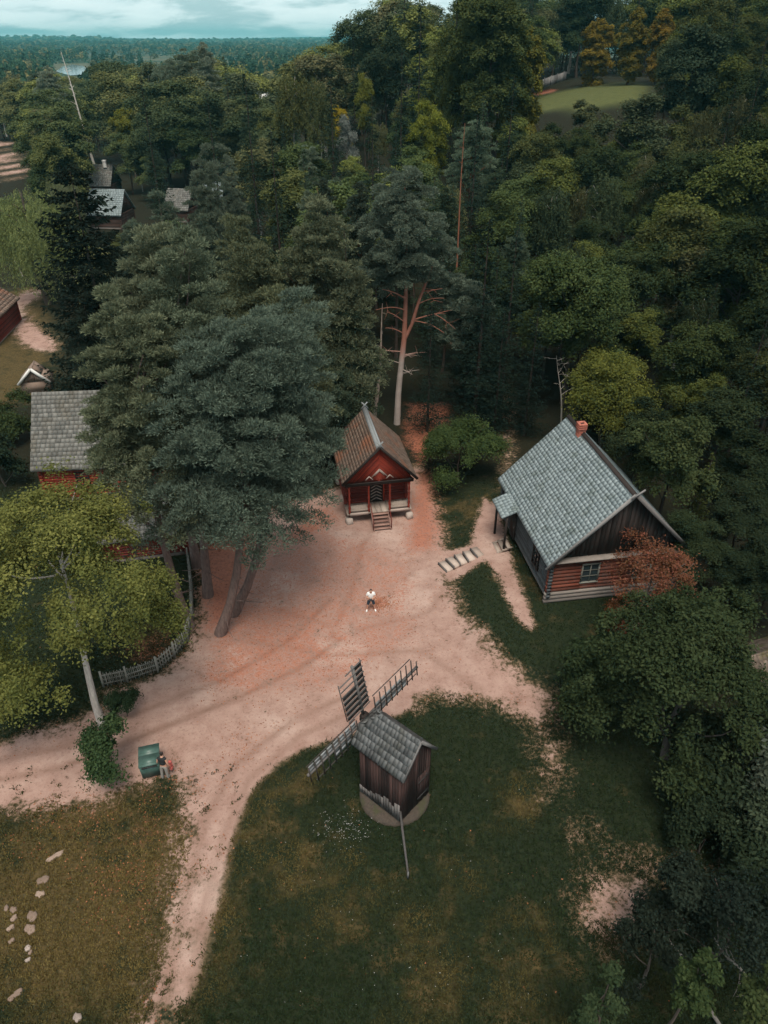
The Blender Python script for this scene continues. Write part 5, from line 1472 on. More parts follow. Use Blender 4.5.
# silvery bushes at the right edge
SB = 'silvery bushes along the right edge'
for (px, py, h, w_, col, lab) in ((752, 790, 4.6, .8, (.085, .102, .08), 'silver-grey bush directly below the mossy shed roof'), (742, 852, 4.0, .75, (.040, .055, .033), 'grey-green bush under the silver-grey one at the edge'),
                                 (776, 850, 5.0, .8, (.072, .086, .062), 'pale bush cut by the edge, below the mossy shed'), (708, 822, 2.6, .7, (.038, .055, .032), 'small dark bush nearest the wide dark tree trunk')):
    x, y = at_z(px, py, .2); plant('shrub0', (x, y), h, 'shrub', lab, 'bush', col, wide=w_, group=SB)
# trees rising towards the viewer, bottom right
def oaklike(seed, h, rx, n=110, k=60, ls=.085): return (h, *make_broadleaf(seed, h, rx, .20, n, k, ls, .20, .9, .3, 8, .08, droop=.5))
for (px, py, h, rx, col, lab, sd_, args) in ((712, 940, 8.0, .75, (.040, .060, .024), 'leafy bright green treetop close to the viewer at the bottom edge', 321, (80, 60, .075)), (690, 872, 5.0, 1.5, (.020, .028, .020), 'dark small tree over the sandy track with a pale thin stem', 322, (120, 70, .075)),
                                      (755, 880, 6.5, 2.0, (.018, .026, .020), 'dark spreading tree beyond the bright green treetop', 323, (130, 44, .07)), (612, 975, 6.0, .8, (.036, .054, .026), 'slim green sapling at the bottom edge by the lawn', 324, (60, 60, .07)),
                                      (786, 965, 8.0, 1.0, (.044, .060, .024), 'green treetop with orange leaves cut by the bottom corner', 325, (80, 60, .075)), (664, 925, 4.5, 1.3, (.018, .025, .018), 'low dark tree between the pale stems at the bottom', 326, (90, 40, .07))):
    x, y = top_at(px, py, h); plant('own', (x, y), h, 'deciduous_tree', lab, 'tree', col, own=oaklike(sd_, h, rx, *args), rz=0)
for (p0, p1, lab, sd_) in (((728, 1040), (650, 905), 'long thin dead trunk lying aslant under the dark small tree', 331), ((775, 1015), (712, 935), 'shorter dead grey trunk leaning beside the bright green treetop', 332)):
    a = np.array((*at_z(*p0, .1), .1)); b = np.array((*at_z(*p1, 1.6), 1.6)); L = np.linalg.norm(b - a)
    root = thing('fallen_tree', lab, 'dead tree', tuple(a), 0, 'dead trunks at the bottom right corner')
    r_ = np.random.default_rng(sd_); mb = MB(sd_); d = (b - a) / L
    mb.tube([d * L * t_ + r_.normal(size=3) * .04 for t_ in np.linspace(0, 1, 8)], [.085 * (1 - .75 * i / 7) for i in range(8)], 7); mb.build('stem', M['bark'], root, (.16, .155, .145), True)
    mb = MB(sd_ + 5)
    for k in range(8):
        t_ = r_.uniform(.25, .95); limb(mb, d * L * t_, d * L * t_ + r_.normal(size=3) * .55 + d * .3, .025, .006, r_, 0, 5, 4)
    mb.build('twigs', M['bark'], root, (.12, .115, .11), True)

# willow, dark conifer and others on the left
x, y = top_at(14, 170, 16.5)
own_w = (16.5, *make_hanging(341, 16.5, 6.2, .12, 520, 110, .15, 6.5, .45, 1.2, 18, .26))
plant('own', (x, y), 16.5, 'willow_tree', 'pale green weeping willow beyond the red barn', 'willow', (.17, .205, .080), own=own_w, rz=0)
x, y = top_at(35, 172, 12)
plant('own', (x + 2, y + 6), 13, 'willow_tree', 'smaller grey-green willow top behind the weeping willow', 'willow', (.165, .185, .10), own=(16.5, own_w[1], own_w[2]), rz=2.0, wide=.62)
x, y = top_at(68, 163, 22)
plant('own', (x, y), 22, 'spruce_tree', 'very dark broad conifer towering behind the long red house', 'conifer', (.015, .022, .017), own=(22, *make_spruce(342, 22, 6.4, .04, 46, 13, 84, .42, .08, .3, .30, .5)), rz=0)
x, y = top_at(116, 268, 14)
plant('bushpine1', (x, y), 14.5, 'pine_tree', 'bushy dark pine touching the ridge of the long red house', 'pine', (.048, .064, .046), wide=1.25)
x, y = top_at(84, 300, 12)
plant('pine2', (x, y), 12.5, 'pine_tree', 'low dark pine over the left end of the long red house', 'pine', (.034, .046, .034), wide=1.0)
x, y = top_at(151, 150, 20)
plant('spruce0', (x, y), 20, 'spruce_tree', 'narrow dark spruce between the silver roof and the grey cottage', 'spruce', (.022, .036, .024), wide=.72)
x, y = at_z(10, 440, 0)
plant('shrub1', (x, y), 3.6, 'shrub', 'green bush at the left gable end of the long red house', 'bush', (.040, .058, .024), wide=.9)
x, y = at_z(6, 486, 0)
plant('shrub0', (x, y), 4.2, 'shrub', 'dark bush between the long red house and the yellowing tree', 'bush', (.026, .040, .024), wide=.9)
x, y = at_z(95, 166, 0)
plant('own', (x, y), 27, 'birch_tree', 'bare birch with straight white trunk rising behind the dark grey cottage roof', 'birch', DARK, (.62, .60, .57), own=(27, *make_bare(343, 27, 16, .36, 2.4, .45, (-3.0, 0))), rz=0)
x, y = top_at(122, 96, 18)
plant('broad1', (x, y), 18, 'deciduous_tree', 'bright yellow-green tree right of the bare white birch', 'tree', (.16, .165, .030), wide=.85)
x, y = at_z(684, 588, .8)
plant('broad3', (x, y), 5.6, 'deciduous_tree', 'dark leafy tree covering the far corner of the slate-roofed house gable', 'tree', (.030, .043, .021), wide=1.15)
# dark growth between the wide tree and the silvery bushes
for (px, py, h, key, w_, lab) in ((752, 745, 3.4, 'broad2', 1.4, 'dark tree between the wide dark one and the mossy shed'), (716, 792, 4.2, 'shrub1', 1.0, 'dark bush in the deep shade left of the silver-grey bush'),
                                 (700, 850, 3.0, 'shrub0', .8, 'low dark bush before the grey-green one, over the sandy track'), (770, 905, 4.0, 'shrub1', .9, 'dark bush cut by the edge below the pale one')):
    x, y = at_z(px, py, .2); plant(key, (x, y), h, 'shrub' if 'shrub' in key else 'deciduous_tree', lab, 'bush' if 'shrub' in key else 'tree', (.024, .036, .020), wide=w_)
# accents in the middle woods
for (key, px, yt, h, col, w_, name, cat, lab) in (
    ('bushpine0', 325, 345, 11, (.070, .095, .062), 1.0, 'pine_tree', 'pine', 'low bushy pine overhanging the left slope of the granary roof'),
    ('bushpine1', 300, 318, 13.5, (.084, .112, .078), 1.0, 'pine_tree', 'pine', 'bushy grey-green pine left of the low one by the granary'),
    ('bushpine2', 338, 288, 14, (.056, .078, .048), 1.0, 'pine_tree', 'pine', 'darker green pine before the orange stems, left behind the granary'),
    ('bushpine0', 278, 272, 17, (.104, .118, .066), 1.0, 'pine_tree', 'pine', 'full grey-green pine rising right behind the yard clump'),
    ('bushpine1', 340, 232, 18, (.112, .128, .078), .95, 'pine_tree', 'pine', 'silvery pine left of the forked pine, with a feathery outline'),
    ('bushpine2', 305, 196, 20, (.108, .124, .074), .95, 'pine_tree', 'pine', 'tall silvery pine between the forked pine and the cottages'),
    ('bushpine0', 255, 232, 18, (.098, .112, .064), .95, 'pine_tree', 'pine', 'grey pine behind the full grey-green one of the yard clump'),
    ('bushpine1', 230, 165, 17, (.112, .138, .10), .62, 'pine_tree', 'pine', 'slender silvery pine beside the orange brick chimney'),
    ('bushpine2', 199, 146, 20, (.108, .134, .096), .62, 'pine_tree', 'pine', 'slender pale pine rising between the spruce and the grey cottage'),
    ('bushpine0', 130, 214, 15, (.092, .118, .082), .85, 'pine_tree', 'pine', 'pale pine in front of the pale silver roofed cottage'),
    ('bushpine1', 172, 213, 16, (.088, .115, .082), .85, 'pine_tree', 'pine', 'grey-green pine in front of the grey cottage without a chimney'),
    ('bushpine2', 206, 217, 15, (.08, .104, .072), .8, 'pine_tree', 'pine', 'dusky pine in front of the cottage with the orange chimney'),
    ('bushpine0', 240, 205, 18, (.108, .124, .070), .8, 'pine_tree', 'pine', 'grey-green pine right of the cottage with the orange chimney'),
    ('bushpine2', 160, 246, 15, (.104, .118, .070), .9, 'pine_tree', 'pine', 'grey-green pine behind the left shoulder of the yard clump'),
    ('spruce1', 244, 70, 25, (.026, .042, .028), .88, 'spruce_tree', 'spruce', 'pointed dark spruce in the far woods left of the broad olive birch'),
    ('spruce2', 330, 64, 24, (.024, .038, .026), .88, 'spruce_tree', 'spruce', 'pointed dark spruce just left of the bright yellow tree'),
    ('spruce0', 402, 48, 24, (.022, .036, .026), .88, 'spruce_tree', 'spruce', 'pointed dark spruce under the round dark skyline tree'),
    ('spruce1', 372, 90, 23, (.026, .042, .028), .88, 'spruce_tree', 'spruce', 'dark spruce right of the silvery poplar'),
    ('spruce2', 206, 88, 24, (.028, .044, .030), .88, 'spruce_tree', 'spruce', 'dark green spruce far behind the cottage with the orange chimney'),
    ('spruce0', 140, 76, 25, (.026, .040, .028), .88, 'spruce_tree', 'spruce', 'dark spruce far behind, right of the bright yellow-green tree'),
    ('spruce1', 478, 110, 22, (.022, .036, .026), .88, 'spruce_tree', 'spruce', 'dark spruce right of the bare reddish pine stem'),
    ('spruce2', 270, 120, 23, (.026, .040, .026), .88, 'spruce_tree', 'spruce', 'dark spruce under the broad olive birch'),
    ('spruce0', 396, 124, 21, (.024, .040, .026), .88, 'spruce_tree', 'spruce', 'dark spruce left of the light lime-green tree'),
    ('spruce0', 476, 240, 15, (.020, .032, .024), 1.1, 'spruce_tree', 'spruce', 'dark spruce right of the forked pine, nearest to its outer limbs'),
    ('spruce1', 490, 215, 18, (.018, .030, .022), 1.1, 'spruce_tree', 'spruce', 'tall dark spruce second right of the forked pine'),
    ('spruce2', 518, 225, 17, (.022, .036, .026), 1.1, 'spruce_tree', 'spruce', 'tall dark spruce left of the domed ash'),
    ('spruce1', 540, 300, 12, (.016, .026, .020), 1.1, 'spruce_tree', 'spruce', 'low black spruce behind the arching dead tree'),
    ('spruce0', 505, 310, 11, (.018, .030, .022), 1.2, 'spruce_tree', 'spruce', 'low dark spruce at the end of the faint back path'),
    ('spruce2', 432, 300, 12, (.020, .032, .024), 1.1, 'spruce_tree', 'spruce', 'dark spruce behind the bare orange limbs of the forked pine'),
    ('broad0', 735, 380, 9, (.026, .037, .018), 1.35, 'deciduous_tree', 'tree', 'blackish spreading tree above the narrow light conifer'),
    ('broad1', 768, 425, 8, (.022, .032, .016), 1.35, 'deciduous_tree', 'tree', 'blackish tree at the right edge beside the narrow light conifer'),
    ('broad2', 748, 497, 5.5, (.022, .032, .017), 1.5, 'deciduous_tree', 'tree', 'dark low tree at the right edge above the mossy shed'),
    ('broad0', 745, 548, 4.6, (.020, .030, .016), 1.5, 'deciduous_tree', 'tree', 'shaded tree between the red maple and the right edge'),
    ('broad1', 652, 392, 8.5, (.024, .034, .017), 1.2, 'deciduous_tree', 'tree', 'shaded tree right of the rounded yellow-green one'),
    ('broad2', 780, 560, 4.8, (.020, .030, .016), 1.5, 'deciduous_tree', 'tree', 'dark tree cut by the edge just above the mossy shed'),
    ('broad0', 338, 98, 12, (.28, .22, .022), .75, 'deciduous_tree', 'tree', 'small bright yellow tree in the middle of the woods'),
    ('airy0', 346, 114, 12, (.17, .19, .175), .7, 'poplar_tree', 'poplar', 'silvery poplar just under the bright yellow tree'),
    ('birch0', 290, 68, 20, (.085, .092, .034), 1.2, 'birch_tree', 'birch', 'broad olive birch with a pale streak of trunk, far woods'),
    ('birch1', 318, 70, 20, (.075, .085, .036), .85, 'birch_tree', 'birch', 'slim olive birch beside the broad one, left of the yellow tree'),
    ('broad2', 430, 106, 15, (.15, .17, .030), .7, 'deciduous_tree', 'tree', 'light lime-green tree in the dark slope left of the bare red stem'),
    ('broad3', 455, 38, 20, (.085, .10, .030), .6, 'deciduous_tree', 'tree', 'tall light green tree under the dark skyline spruce'),
    ('broad0', 364, 62, 17, (.13, .14, .03), .5, 'deciduous_tree', 'tree', 'yellowish tree top below the round dark skyline tree'),
    ('broad1', 386, 15, 21, (.030, .044, .026), .85, 'deciduous_tree', 'tree', 'round dark tree on the skyline left of the skyline spruce'),
    ('spruce1', 421, 0, 26, (.020, .036, .030), .9, 'spruce_tree', 'spruce', 'dark spruce with a sharp tip against the sky'),
    ('spruce0', 353, 32, 20, (.018, .030, .024), .6, 'spruce_tree', 'spruce', 'small pointed spruce at the end of the hill against the far fields'),
    ('giant', 498, -38, 31, (.060, .076, .027), 1.0, 'deciduous_tree', 'tree', 'towering leafy green tree on the skyline, tallest right of the spruce'),
    ('broad2', 470, 4, 25, (.060, .075, .026), .75, 'deciduous_tree', 'tree', 'leafy tree on the skyline pressed against the towering one'),
    ('larch', 527, 12, 24, (.115, .110, .022), .8, 'larch_tree', 'larch', 'egg-shaped yellow-olive tree left of the hill lawn'),
    ('spruce2', 515, 72, 20, (.020, .034, .024), .9, 'spruce_tree', 'spruce', 'dark spruce below the yellow-olive tree, left of the hill lawn'),
    ('pine2', 398, 172, 19, (.062, .082, .066), .9, 'pine_tree', 'pine', 'grey-green pine crown left above the forked pine'),
    ('broad1', 590, 92, 12, (.066, .076, .036), 1.1, 'deciduous_tree', 'tree', 'greyish round tree just below the hill lawn'),
    ('airy0', 645, 92, 17, (.055, .070, .038), 1.25, 'deciduous_tree', 'tree', 'airy grey-green tree with thin pale branches below the hill lawn'),
    ('broad0', 706, 8, 22, (.034, .050, .030), 1.15, 'deciduous_tree', 'tree', 'big dark tree right of the golden larches'),
    ('broad2', 676, 44, 15, (.075, .095, .050), .7, 'deciduous_tree', 'tree', 'lighter green tree in front of the big dark one, right of the lawn'),
    ('broad3', 745, 138, 17, (.070, .088, .026), 1.1, 'deciduous_tree', 'tree', 'bright olive-green crown at the right edge above the dark wood'),
    ('broad1', 690, 395, 11, (.050, .066, .028), 1.0, 'deciduous_tree', 'tree', 'leafy green tree above the narrow light conifer'),
    ('birch0', 555, 180, 15, (.046, .064, .034), 1.1, 'birch_tree', 'birch', 'drooping birch above the big domed ash'),
    ('birch1', 610, 165, 15, (.060, .080, .040), 1.0, 'birch_tree', 'birch', 'drooping light birch right above the big domed ash'),
):
    x, y = top_at(px, yt, h); plant(key, (x, y), h, name, lab, cat, col, WBARK if 'birch' in name or 'poplar' in name else OBARK, wide=w_, barkmat='bark')
GL = 'golden larches on the rim of the hill lawn'
for (px, yb, h, key, col, lab) in ((593, 12, 16, 'larch', (.185, .140, .026), 'single round golden larch standing left of the golden pair'), (627, 3, 17, 'larch2', (.150, .125, .026), 'greener golden larch, middle of the three on the lawn rim'), (655, 4, 16.5, 'larch2', (.180, .126, .026), 'rusty golden larch, right of the three on the lawn rim')):
    x, y = ground(px, 85); d_ = project(x, y, 20)[2]; z0_ = ter(x, y); h = 8.0
    while project(x, y, z0_ + h)[1] > yb: h += .1
    plant(key, (x, y), h, 'larch_tree', lab, 'larch', col, wide=1.3 if key == 'larch' else 1.2, group=GL)
x, y = ground(552, 86); plant('broad0', (x + 2, y + 12), 19, 'deciduous_tree', 'dark shaded tree behind the plank wall, left of the golden larches', 'tree', (.026, .038, .022))

# ------------------------------------------------------------------ woods: every further tree is a thing of its own too
KEEP = [(88, 160, 126, 221, 170), (167, 188, 192, 219, 160), (203, 186, 223, 207, 170), (-50, 138, 20, 182, 262), (536, 80, 652, 116, 190), (62, 63, 88, 75, 900),
        (0, 290, 50, 395, 95), (259, 83, 272, 99, 470), (79, 70, 100, 166, 240), (574, 10, 672, 80, 226), (0, 170, 52, 290, 96), (330, 97, 350, 140, 150), (533, 82, 566, 100, 185), (352, 30, 372, 60, 190)]
CLEAR_PX = [PLAZA, GARDEN, [(440, 400), (520, 395), (530, 520), (440, 520)], [(320, 380), (440, 395), (440, 520), (320, 520)]]
CLEAR = [poly_px(p) for p in CLEAR_PX] + [poly_px(LEFT_DRY), poly_px(FAR_ROAD)]
HOUSES = [(-.9, 48, 5), (13.5, 40, 8.2), (-20.5, 51, 7.6), (-16, 42, 4), (-51, 146, 5), (-59, 168, 5), (-38, 146, 4), (-33, 153, 4)]
EXIST = [tuple(o.location[:2]) for o in ALL_TREES]
for o in ALL_TREES:                      # further woods must not grow up in front of the trees singled out above
    h_, rx_ = TREE_DIM[o.name]; ox, oy, oz = o.location
    if oy < 58: continue
    px_, pt_, d_ = project(ox, oy, oz + h_); pb_ = project(ox, oy, oz)[1]; w__ = max(5.0, FPX * rx_ * .55 / d_)
    KEEP.append((px_ - w__, pt_, px_ + w__, pt_ + (pb_ - pt_) * .42, oy))
SEEN = {1,2,3,5,6,7,8,11,12,13,15,16,17,18,21,22,23,24,25,26,27,30,31,32,33,34,35,36,37,38,43,44,45,46,47,48,49,51,54,55,56,57,58,59,60,61,62,68,70,71,72,73,76,83,84,85,86,87,88,89,90,94,95,96,97,98,99,100,101,102,106,107,114,115,116,117,118,119,121,122,124,127,129,130,131,132,133,134,135,136,138,139,140,142,143,145,146,147,148,149,151,152,153,154,156,157,158,159,160,161,162,163,164,167,168,169,171,173,174,175,176,177,179,181,182,183,184,185,186,187,188,189,190,192,193,195,196,198,200,203,204,205,206,207,209,210,211,212,213,214,215,216,217,218,219,221,222,225,226,227,228,229,230,232,233,234,236,237,238,239,240,241,242,245,246,247,248,249,250,251,252,253,254,255,256,257,258,264,265,266,267,268,269,270,271,272,273,274,275,279,280,281,283,284,285,287,288,290,292,296,297,298,300,301,302,306,307,308,312,313,317,318,320,321,325,329,330,333,335,336,337,339,341,344,349,350,351,352,354,355,358,362,367,369,374,375,376,378,379,381,387,388,389,391,395,400,401,402,403,408,409,412,415,416,417,421,422,423,424,431,434,439,444,445,446,447,448,457,461,474,475,476,485,486,497,504,505,506,507,508,509,515,516,517,536,537,539,540,547,548,550,551,571,581,602,603,604,605,616,617,619,639,640,641,652,654,678,691,692,694,729,731,768,771,772,807,809}
KINDS = {
 'pine': (('pine0', 'pine1', 'pine2', 'slimpine0', 'slimpine1'), 'pine_tree', 'pine', (17, 22)), 'spruce': (('spruce0', 'spruce1', 'spruce2'), 'spruce_tree', 'spruce', (16, 22)),
 'broad': (('broad0', 'broad1', 'broad2', 'broad3'), 'deciduous_tree', 'tree', (13, 18)), 'airy': (('airy0', 'airy1', 'birch0', 'birch1'), 'birch_tree', 'birch', (14, 18)), 'shrub': (('shrub0', 'shrub1'), 'shrub', 'bush', (3, 5.5)),
}
PAL = {'pine': [((.078, .106, .070), 'grey-green'), ((.108, .136, .094), 'silvery'), ((.046, .066, .040), 'dark green')], 'spruce': [((.024, .038, .025), 'blackish'), ((.038, .058, .034), 'deep green')],
       'broad': [((.036, .052, .023), 'dark green'), ((.058, .080, .030), 'green'), ((.080, .092, .034), 'olive'), ((.110, .132, .038), 'light green')], 'airy': [((.055, .072, .036), 'green'), ((.085, .090, .042), 'olive')], 'shrub': [((.030, .044, .022), 'dark'), ((.050, .066, .026), 'green')]}
def zone(x, y):
    px, py, _ = project(x, y, ter(x, y) + 8)
    if y > 165 and px < 420: return ('valley', 'in valley woods past the cottages')
    if x > 18 and y < 66: return ('rightwood', 'in the wood past the slate house')
    if px > 520: return ('top', 'on the hilltop above the lawn') if y > 182 else (('slope', 'on the slope under the hill lawn') if px < 660 else ('edge', 'on the slope at the right edge'))
    if px > 380: return ('hill', 'on the hill above the forked pine') if y > 100 else ('behind', 'in woods behind the forked pine')
    if y < 76: return ('grove', 'in the pine grove behind the yard')
    if px < 150: return ('left', 'in the woods around the cottages')
    return ('mid', 'in the woods past the pine grove')
def pick_kind(zn, r):
    t = {'grove': (.80, .12, .05, .03), 'behind': (.25, .55, .15, .05), 'mid': (.22, .24, .34, .20), 'left': (.10, .24, .40, .26), 'valley': (.08, .08, .60, .24), 'hill': (.04, .24, .52, .20), 'slope': (0, .16, .55, .29), 'edge': (0, .08, .75, .17), 'top': (0, .45, .5, .05), 'rightwood': (0, .12, .78, .1)}[zn]
    return ('pine', 'spruce', 'broad', 'airy')[int(r.choice(4, p=t))]

def woods():
    r = np.random.default_rng(99)
    cand = []
    y = 29.0
    while y < 330:
        st = 4.5 if y < 84 else 5.2 if y < 110 else (6.3 if y < 190 else 7.6)
        half = y * .62 + 8
        x = -half
        while x < half:
            cand.append((x + r.uniform(-.42, .42) * st, y + r.uniform(-.42, .42) * st, r.random(), r.random(), r.random(), r.integers(1 << 30), r.random())); x += st
        y += st
    out = []
    for (x, y, a, b, c, sd_, b2) in cand:
        if y < 52 and x < 19.5: continue
        if y < 57 and x < 17 and x > -9: continue
        if x < -36 and y < 93: continue
        P_ = np.array([x]), np.array([y])
        if any(signed(p, *P_)[0] > -1.2 for p in CLEAR): continue
        if signed(hp, *P_)[0] > -1: continue
        if any(math.hypot(x - hx, y - hy) < hr for hx, hy, hr in HOUSES): continue
        if any(math.hypot(x - ex, y - ey) < 3.0 for ex, ey in EXIST): continue
        zn, ph = zone(x, y); px0 = project(x, y, ter(x, y))[0]
        rr = np.random.default_rng(sd_)
        k = pick_kind(zn, rr); keys, name, cat, (h0, h1) = KINDS[k]
        key = keys[int(a * len(keys))]; h = h0 + (h1 - h0) * b
        if zn == 'rightwood': h *= .62 + .25 * smooth((x - 20) / 25)
        if zn in ('slope',): h *= .8
        if zn in ('valley', 'left', 'mid') and 118 < y < 250: h *= 1.4 if zn == 'valley' else 1.28
        elif zn == 'valley': h *= 1.05
        if zn == 'top' or (zn == 'hill' and y > 130 and px0 > 450): h *= 1.3
        if b2 < .22 and y < 84 and zn in ('behind', 'rightwood', 'grove'):
            k = 'shrub'; keys, name, cat, (h0, h1) = KINDS[k]; key = keys[int(a * 2)]; h = h0 + (h1 - h0) * b
        z = ter(x, y)
        ok = False
        for h in (h, h * .75, h * .52):          # where a singled-out tree or roof shows, only lower growth stands before it
            px, pt, d = project(x, y, z + h); _, pb, _ = project(x, y, z)
            hwpx = FPX * (4.6 if zn in ('valley', 'left', 'mid') else 3.2) / d
            if not any(y < ym and px + hwpx * .8 > x0 and px - hwpx * .8 < x1 and pt < y1 and pb > y0 for (x0, y0, x1, y1, ym) in KEEP): ok = True; break
        if not ok or px < -40 or px > 810 or pt > 1000: continue
        if pt < 40 and px < 372: continue
        out.append((x, y, key, h, k, name, cat, zn, ph, PAL[k][int(c * len(PAL[k]))], px))
    return out
W_ = woods()
W_ = [(*t_, i) for i, t_ in enumerate(W_) if SEEN is None or i in SEEN]
ORD = ['leftmost', 'second', 'third', 'fourth', 'fifth', 'sixth', 'seventh', 'eighth', 'ninth', 'tenth', 'eleventh', 'twelfth', 'thirteenth', 'fourteenth', 'fifteenth', 'sixteenth', 'seventeenth', 'eighteenth', 'nineteenth', 'twentieth']
def label_woods(ws):
    buckets = {}
    for i, t_ in enumerate(ws):
        buckets.setdefault((t_[7], t_[6], t_[9][1]), []).append(i)
    lab = {}
    for (zn, cat, shade), ids in buckets.items():
        # split long runs into rows by distance so that counting stays possible
        ids.sort(key=lambda i: ws[i][1])
        rows = [ids] if len(ids) <= 9 else ([ids[:len(ids) // 2], ids[len(ids) // 2:]] if len(ids) <= 22 else [ids[:len(ids) // 3], ids[len(ids) // 3:2 * len(ids) // 3], ids[2 * len(ids) // 3:]])
        names = {1: [''], 2: ['front ', 'back '], 3: ['front ', 'middle ', 'back ']}[len(rows)]
        for nm, row in zip(names, rows):
            row.sort(key=lambda i: ws[i][10])
            for q, i in enumerate(row):
                ph = ws[i][8]
                o_ = 'only one of its shade' if len(row) == 1 and not nm else (f'{ORD[q]} of the {nm}ones' if q == 0 else f'{ORD[min(q, 19)]} {nm}one from the left')
                lab[ws[i][11]] = f'{shade} {cat} {ph}, {o_}'
    return lab
LAB = label_woods(W_); WOOD_IDS = {}
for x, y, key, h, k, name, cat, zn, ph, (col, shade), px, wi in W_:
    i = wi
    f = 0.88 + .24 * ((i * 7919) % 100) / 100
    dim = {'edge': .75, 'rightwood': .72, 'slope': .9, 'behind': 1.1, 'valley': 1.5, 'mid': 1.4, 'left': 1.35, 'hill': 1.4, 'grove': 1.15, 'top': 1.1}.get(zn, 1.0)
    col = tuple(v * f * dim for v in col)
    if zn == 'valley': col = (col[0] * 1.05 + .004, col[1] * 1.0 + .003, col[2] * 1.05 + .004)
    bark = WBARK if key.startswith('birch') or key.startswith('airy') else (PBARK if 'pine' in key else OBARK)
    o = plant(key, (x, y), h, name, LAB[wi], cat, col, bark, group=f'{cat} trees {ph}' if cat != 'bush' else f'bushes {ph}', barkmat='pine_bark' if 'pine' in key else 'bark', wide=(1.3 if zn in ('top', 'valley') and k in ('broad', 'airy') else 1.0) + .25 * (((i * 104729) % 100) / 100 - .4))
    WOOD_IDS[o.name] = wi

# ------------------------------------------------------------------ far forest: one mass nobody could count
def far_forest():
    r = np.random.default_rng(5)
    def base_tree(seed, conifer, n):
        q = np.random.default_rng(seed)
        if conifer:
            z = q.random(n) ** .8; R_ = .24 * (1 - z) + .02; an = q.uniform(0, 6.28, n)
            P = np.stack([np.cos(an) * R_, np.sin(an) * R_, z], 1); N = unit(np.stack([np.cos(an), np.sin(an), np.full(n, .5)], 1) + q.normal(size=(n, 3)) * .3)
            V, F = leaf_faces(q, P, N, .075, .7)
        else:
            d = rand_dirs(q, n); d[:, 2] = np.abs(d[:, 2]) * 1.2 - .3; lf = lobes(q); P = d * (.8 + .2 * q.random(n))[:, None] * lf(d)[:, None] * np.array((.30, .30, .40)); P[:, 2] += .56
            V, F = leaf_faces(q, P, unit(d + q.normal(size=(n, 3)) * .5), .065, .75)
        return V, F
    trees = {0: [(base_tree(s, False, 190), base_tree(s, True, 170)) for s in range(3)], 1: [(base_tree(s + 9, False, 70), base_tree(s + 9, True, 60)) for s in range(3)]}
    Vs, Fs, Ts, Cs, n = [], [], [], [], 0
    y = 326.0; cnt = 0
    while y < 5200:
        st = 7.5 if y < 520 else 10 + (y - 520) * .012
        half_l, half_r = y * .62, y * .10
        x = -half_l
        while x < half_r:
            X = x + r.uniform(-.45, .45) * st; Y = y + r.uniform(-.45, .45) * st
            x += st
            px, py, d = project(X, Y, -2)
            if px > 520: continue
            # open ground: lake, meadows, fields
            if 52 < px < 94 and project(X, Y, 14)[1] < 74 and py > 63: continue
            if Y > 640 and vnoise(X / 260 + 2, Y / 420, 8) < (.24 if Y < 1900 else .44): continue
            if Y > 700 and 88 < px < 190 and 56 < py < 64: continue
            if 246 < px < 284 and project(X, Y, 15)[1] < 99 and Y < 480: continue
            con = r.random() < (.25 if Y < 600 else .6)
            h = r.uniform(12, 18) * (1 if Y < 1500 else 1.0 + min(1, (Y - 1500) / 2500) * .5)
            wd = (1.0 if Y < 700 else 1 + (Y - 700) / 1100)
            V0, F0 = trees[0 if Y < 700 else 1][r.integers(3)][1 if con else 0]
            an = r.uniform(0, 6.28); ca, sa = math.cos(an), math.sin(an)
            V = V0 * np.array((h * wd, h * wd, h)); V = np.stack([V[:, 0] * ca - V[:, 1] * sa, V[:, 0] * sa + V[:, 1] * ca, V[:, 2]], 1) + np.array((X, Y, ter(X, Y) - .5))
            Vs.append(V); Fs.append(F0 + n); n += len(V)
            tn = r.random() * .6
            Ts.append(np.clip(tn + r.random(len(F0)).repeat(4) * .4, 0, 1)); Cs.append(np.full(len(V), (0.0 if con else .55 + .45 * r.random()))); cnt += 1
        y += st
    me = mesh_np('far_forest', np.vstack(Vs), np.vstack(Fs), np.concatenate(Ts), attrs=dict(leafy=np.concatenate(Cs)))
    m, nt, out = new_mat('far_leaf'); t = NT(nt)
    lf = t.attr('leafy'); tone = t.attr('tone')
    tcf = t.n('ShaderNodeTexCoord'); bigf = t.sstep(t.noise(tcf.outputs['Object'], .0045, 4, .6), .38, .62)
    c = t.mix(lf, (.020, .046, .032), (.092, .094, .046)); c = t.mix(bigf, c, t.mix(1.0, c, (1.9, 1.55, 1.3), 'MULTIPLY')); c = t.mix(1.0, c, t.mix(tone, (.55, .55, .55), (1.45, 1.45, 1.4)), 'MULTIPLY')
    d = t.n('ShaderNodeBsdfDiffuse'); t.l(c, d.inputs['Color']); t.l(d.outputs[0], out.inputs['Surface'])
    o = link_mesh('far_forest', me, m); o['kind'] = 'stuff'; o['label'] = 'far woods stretching to the horizon'
far_forest()

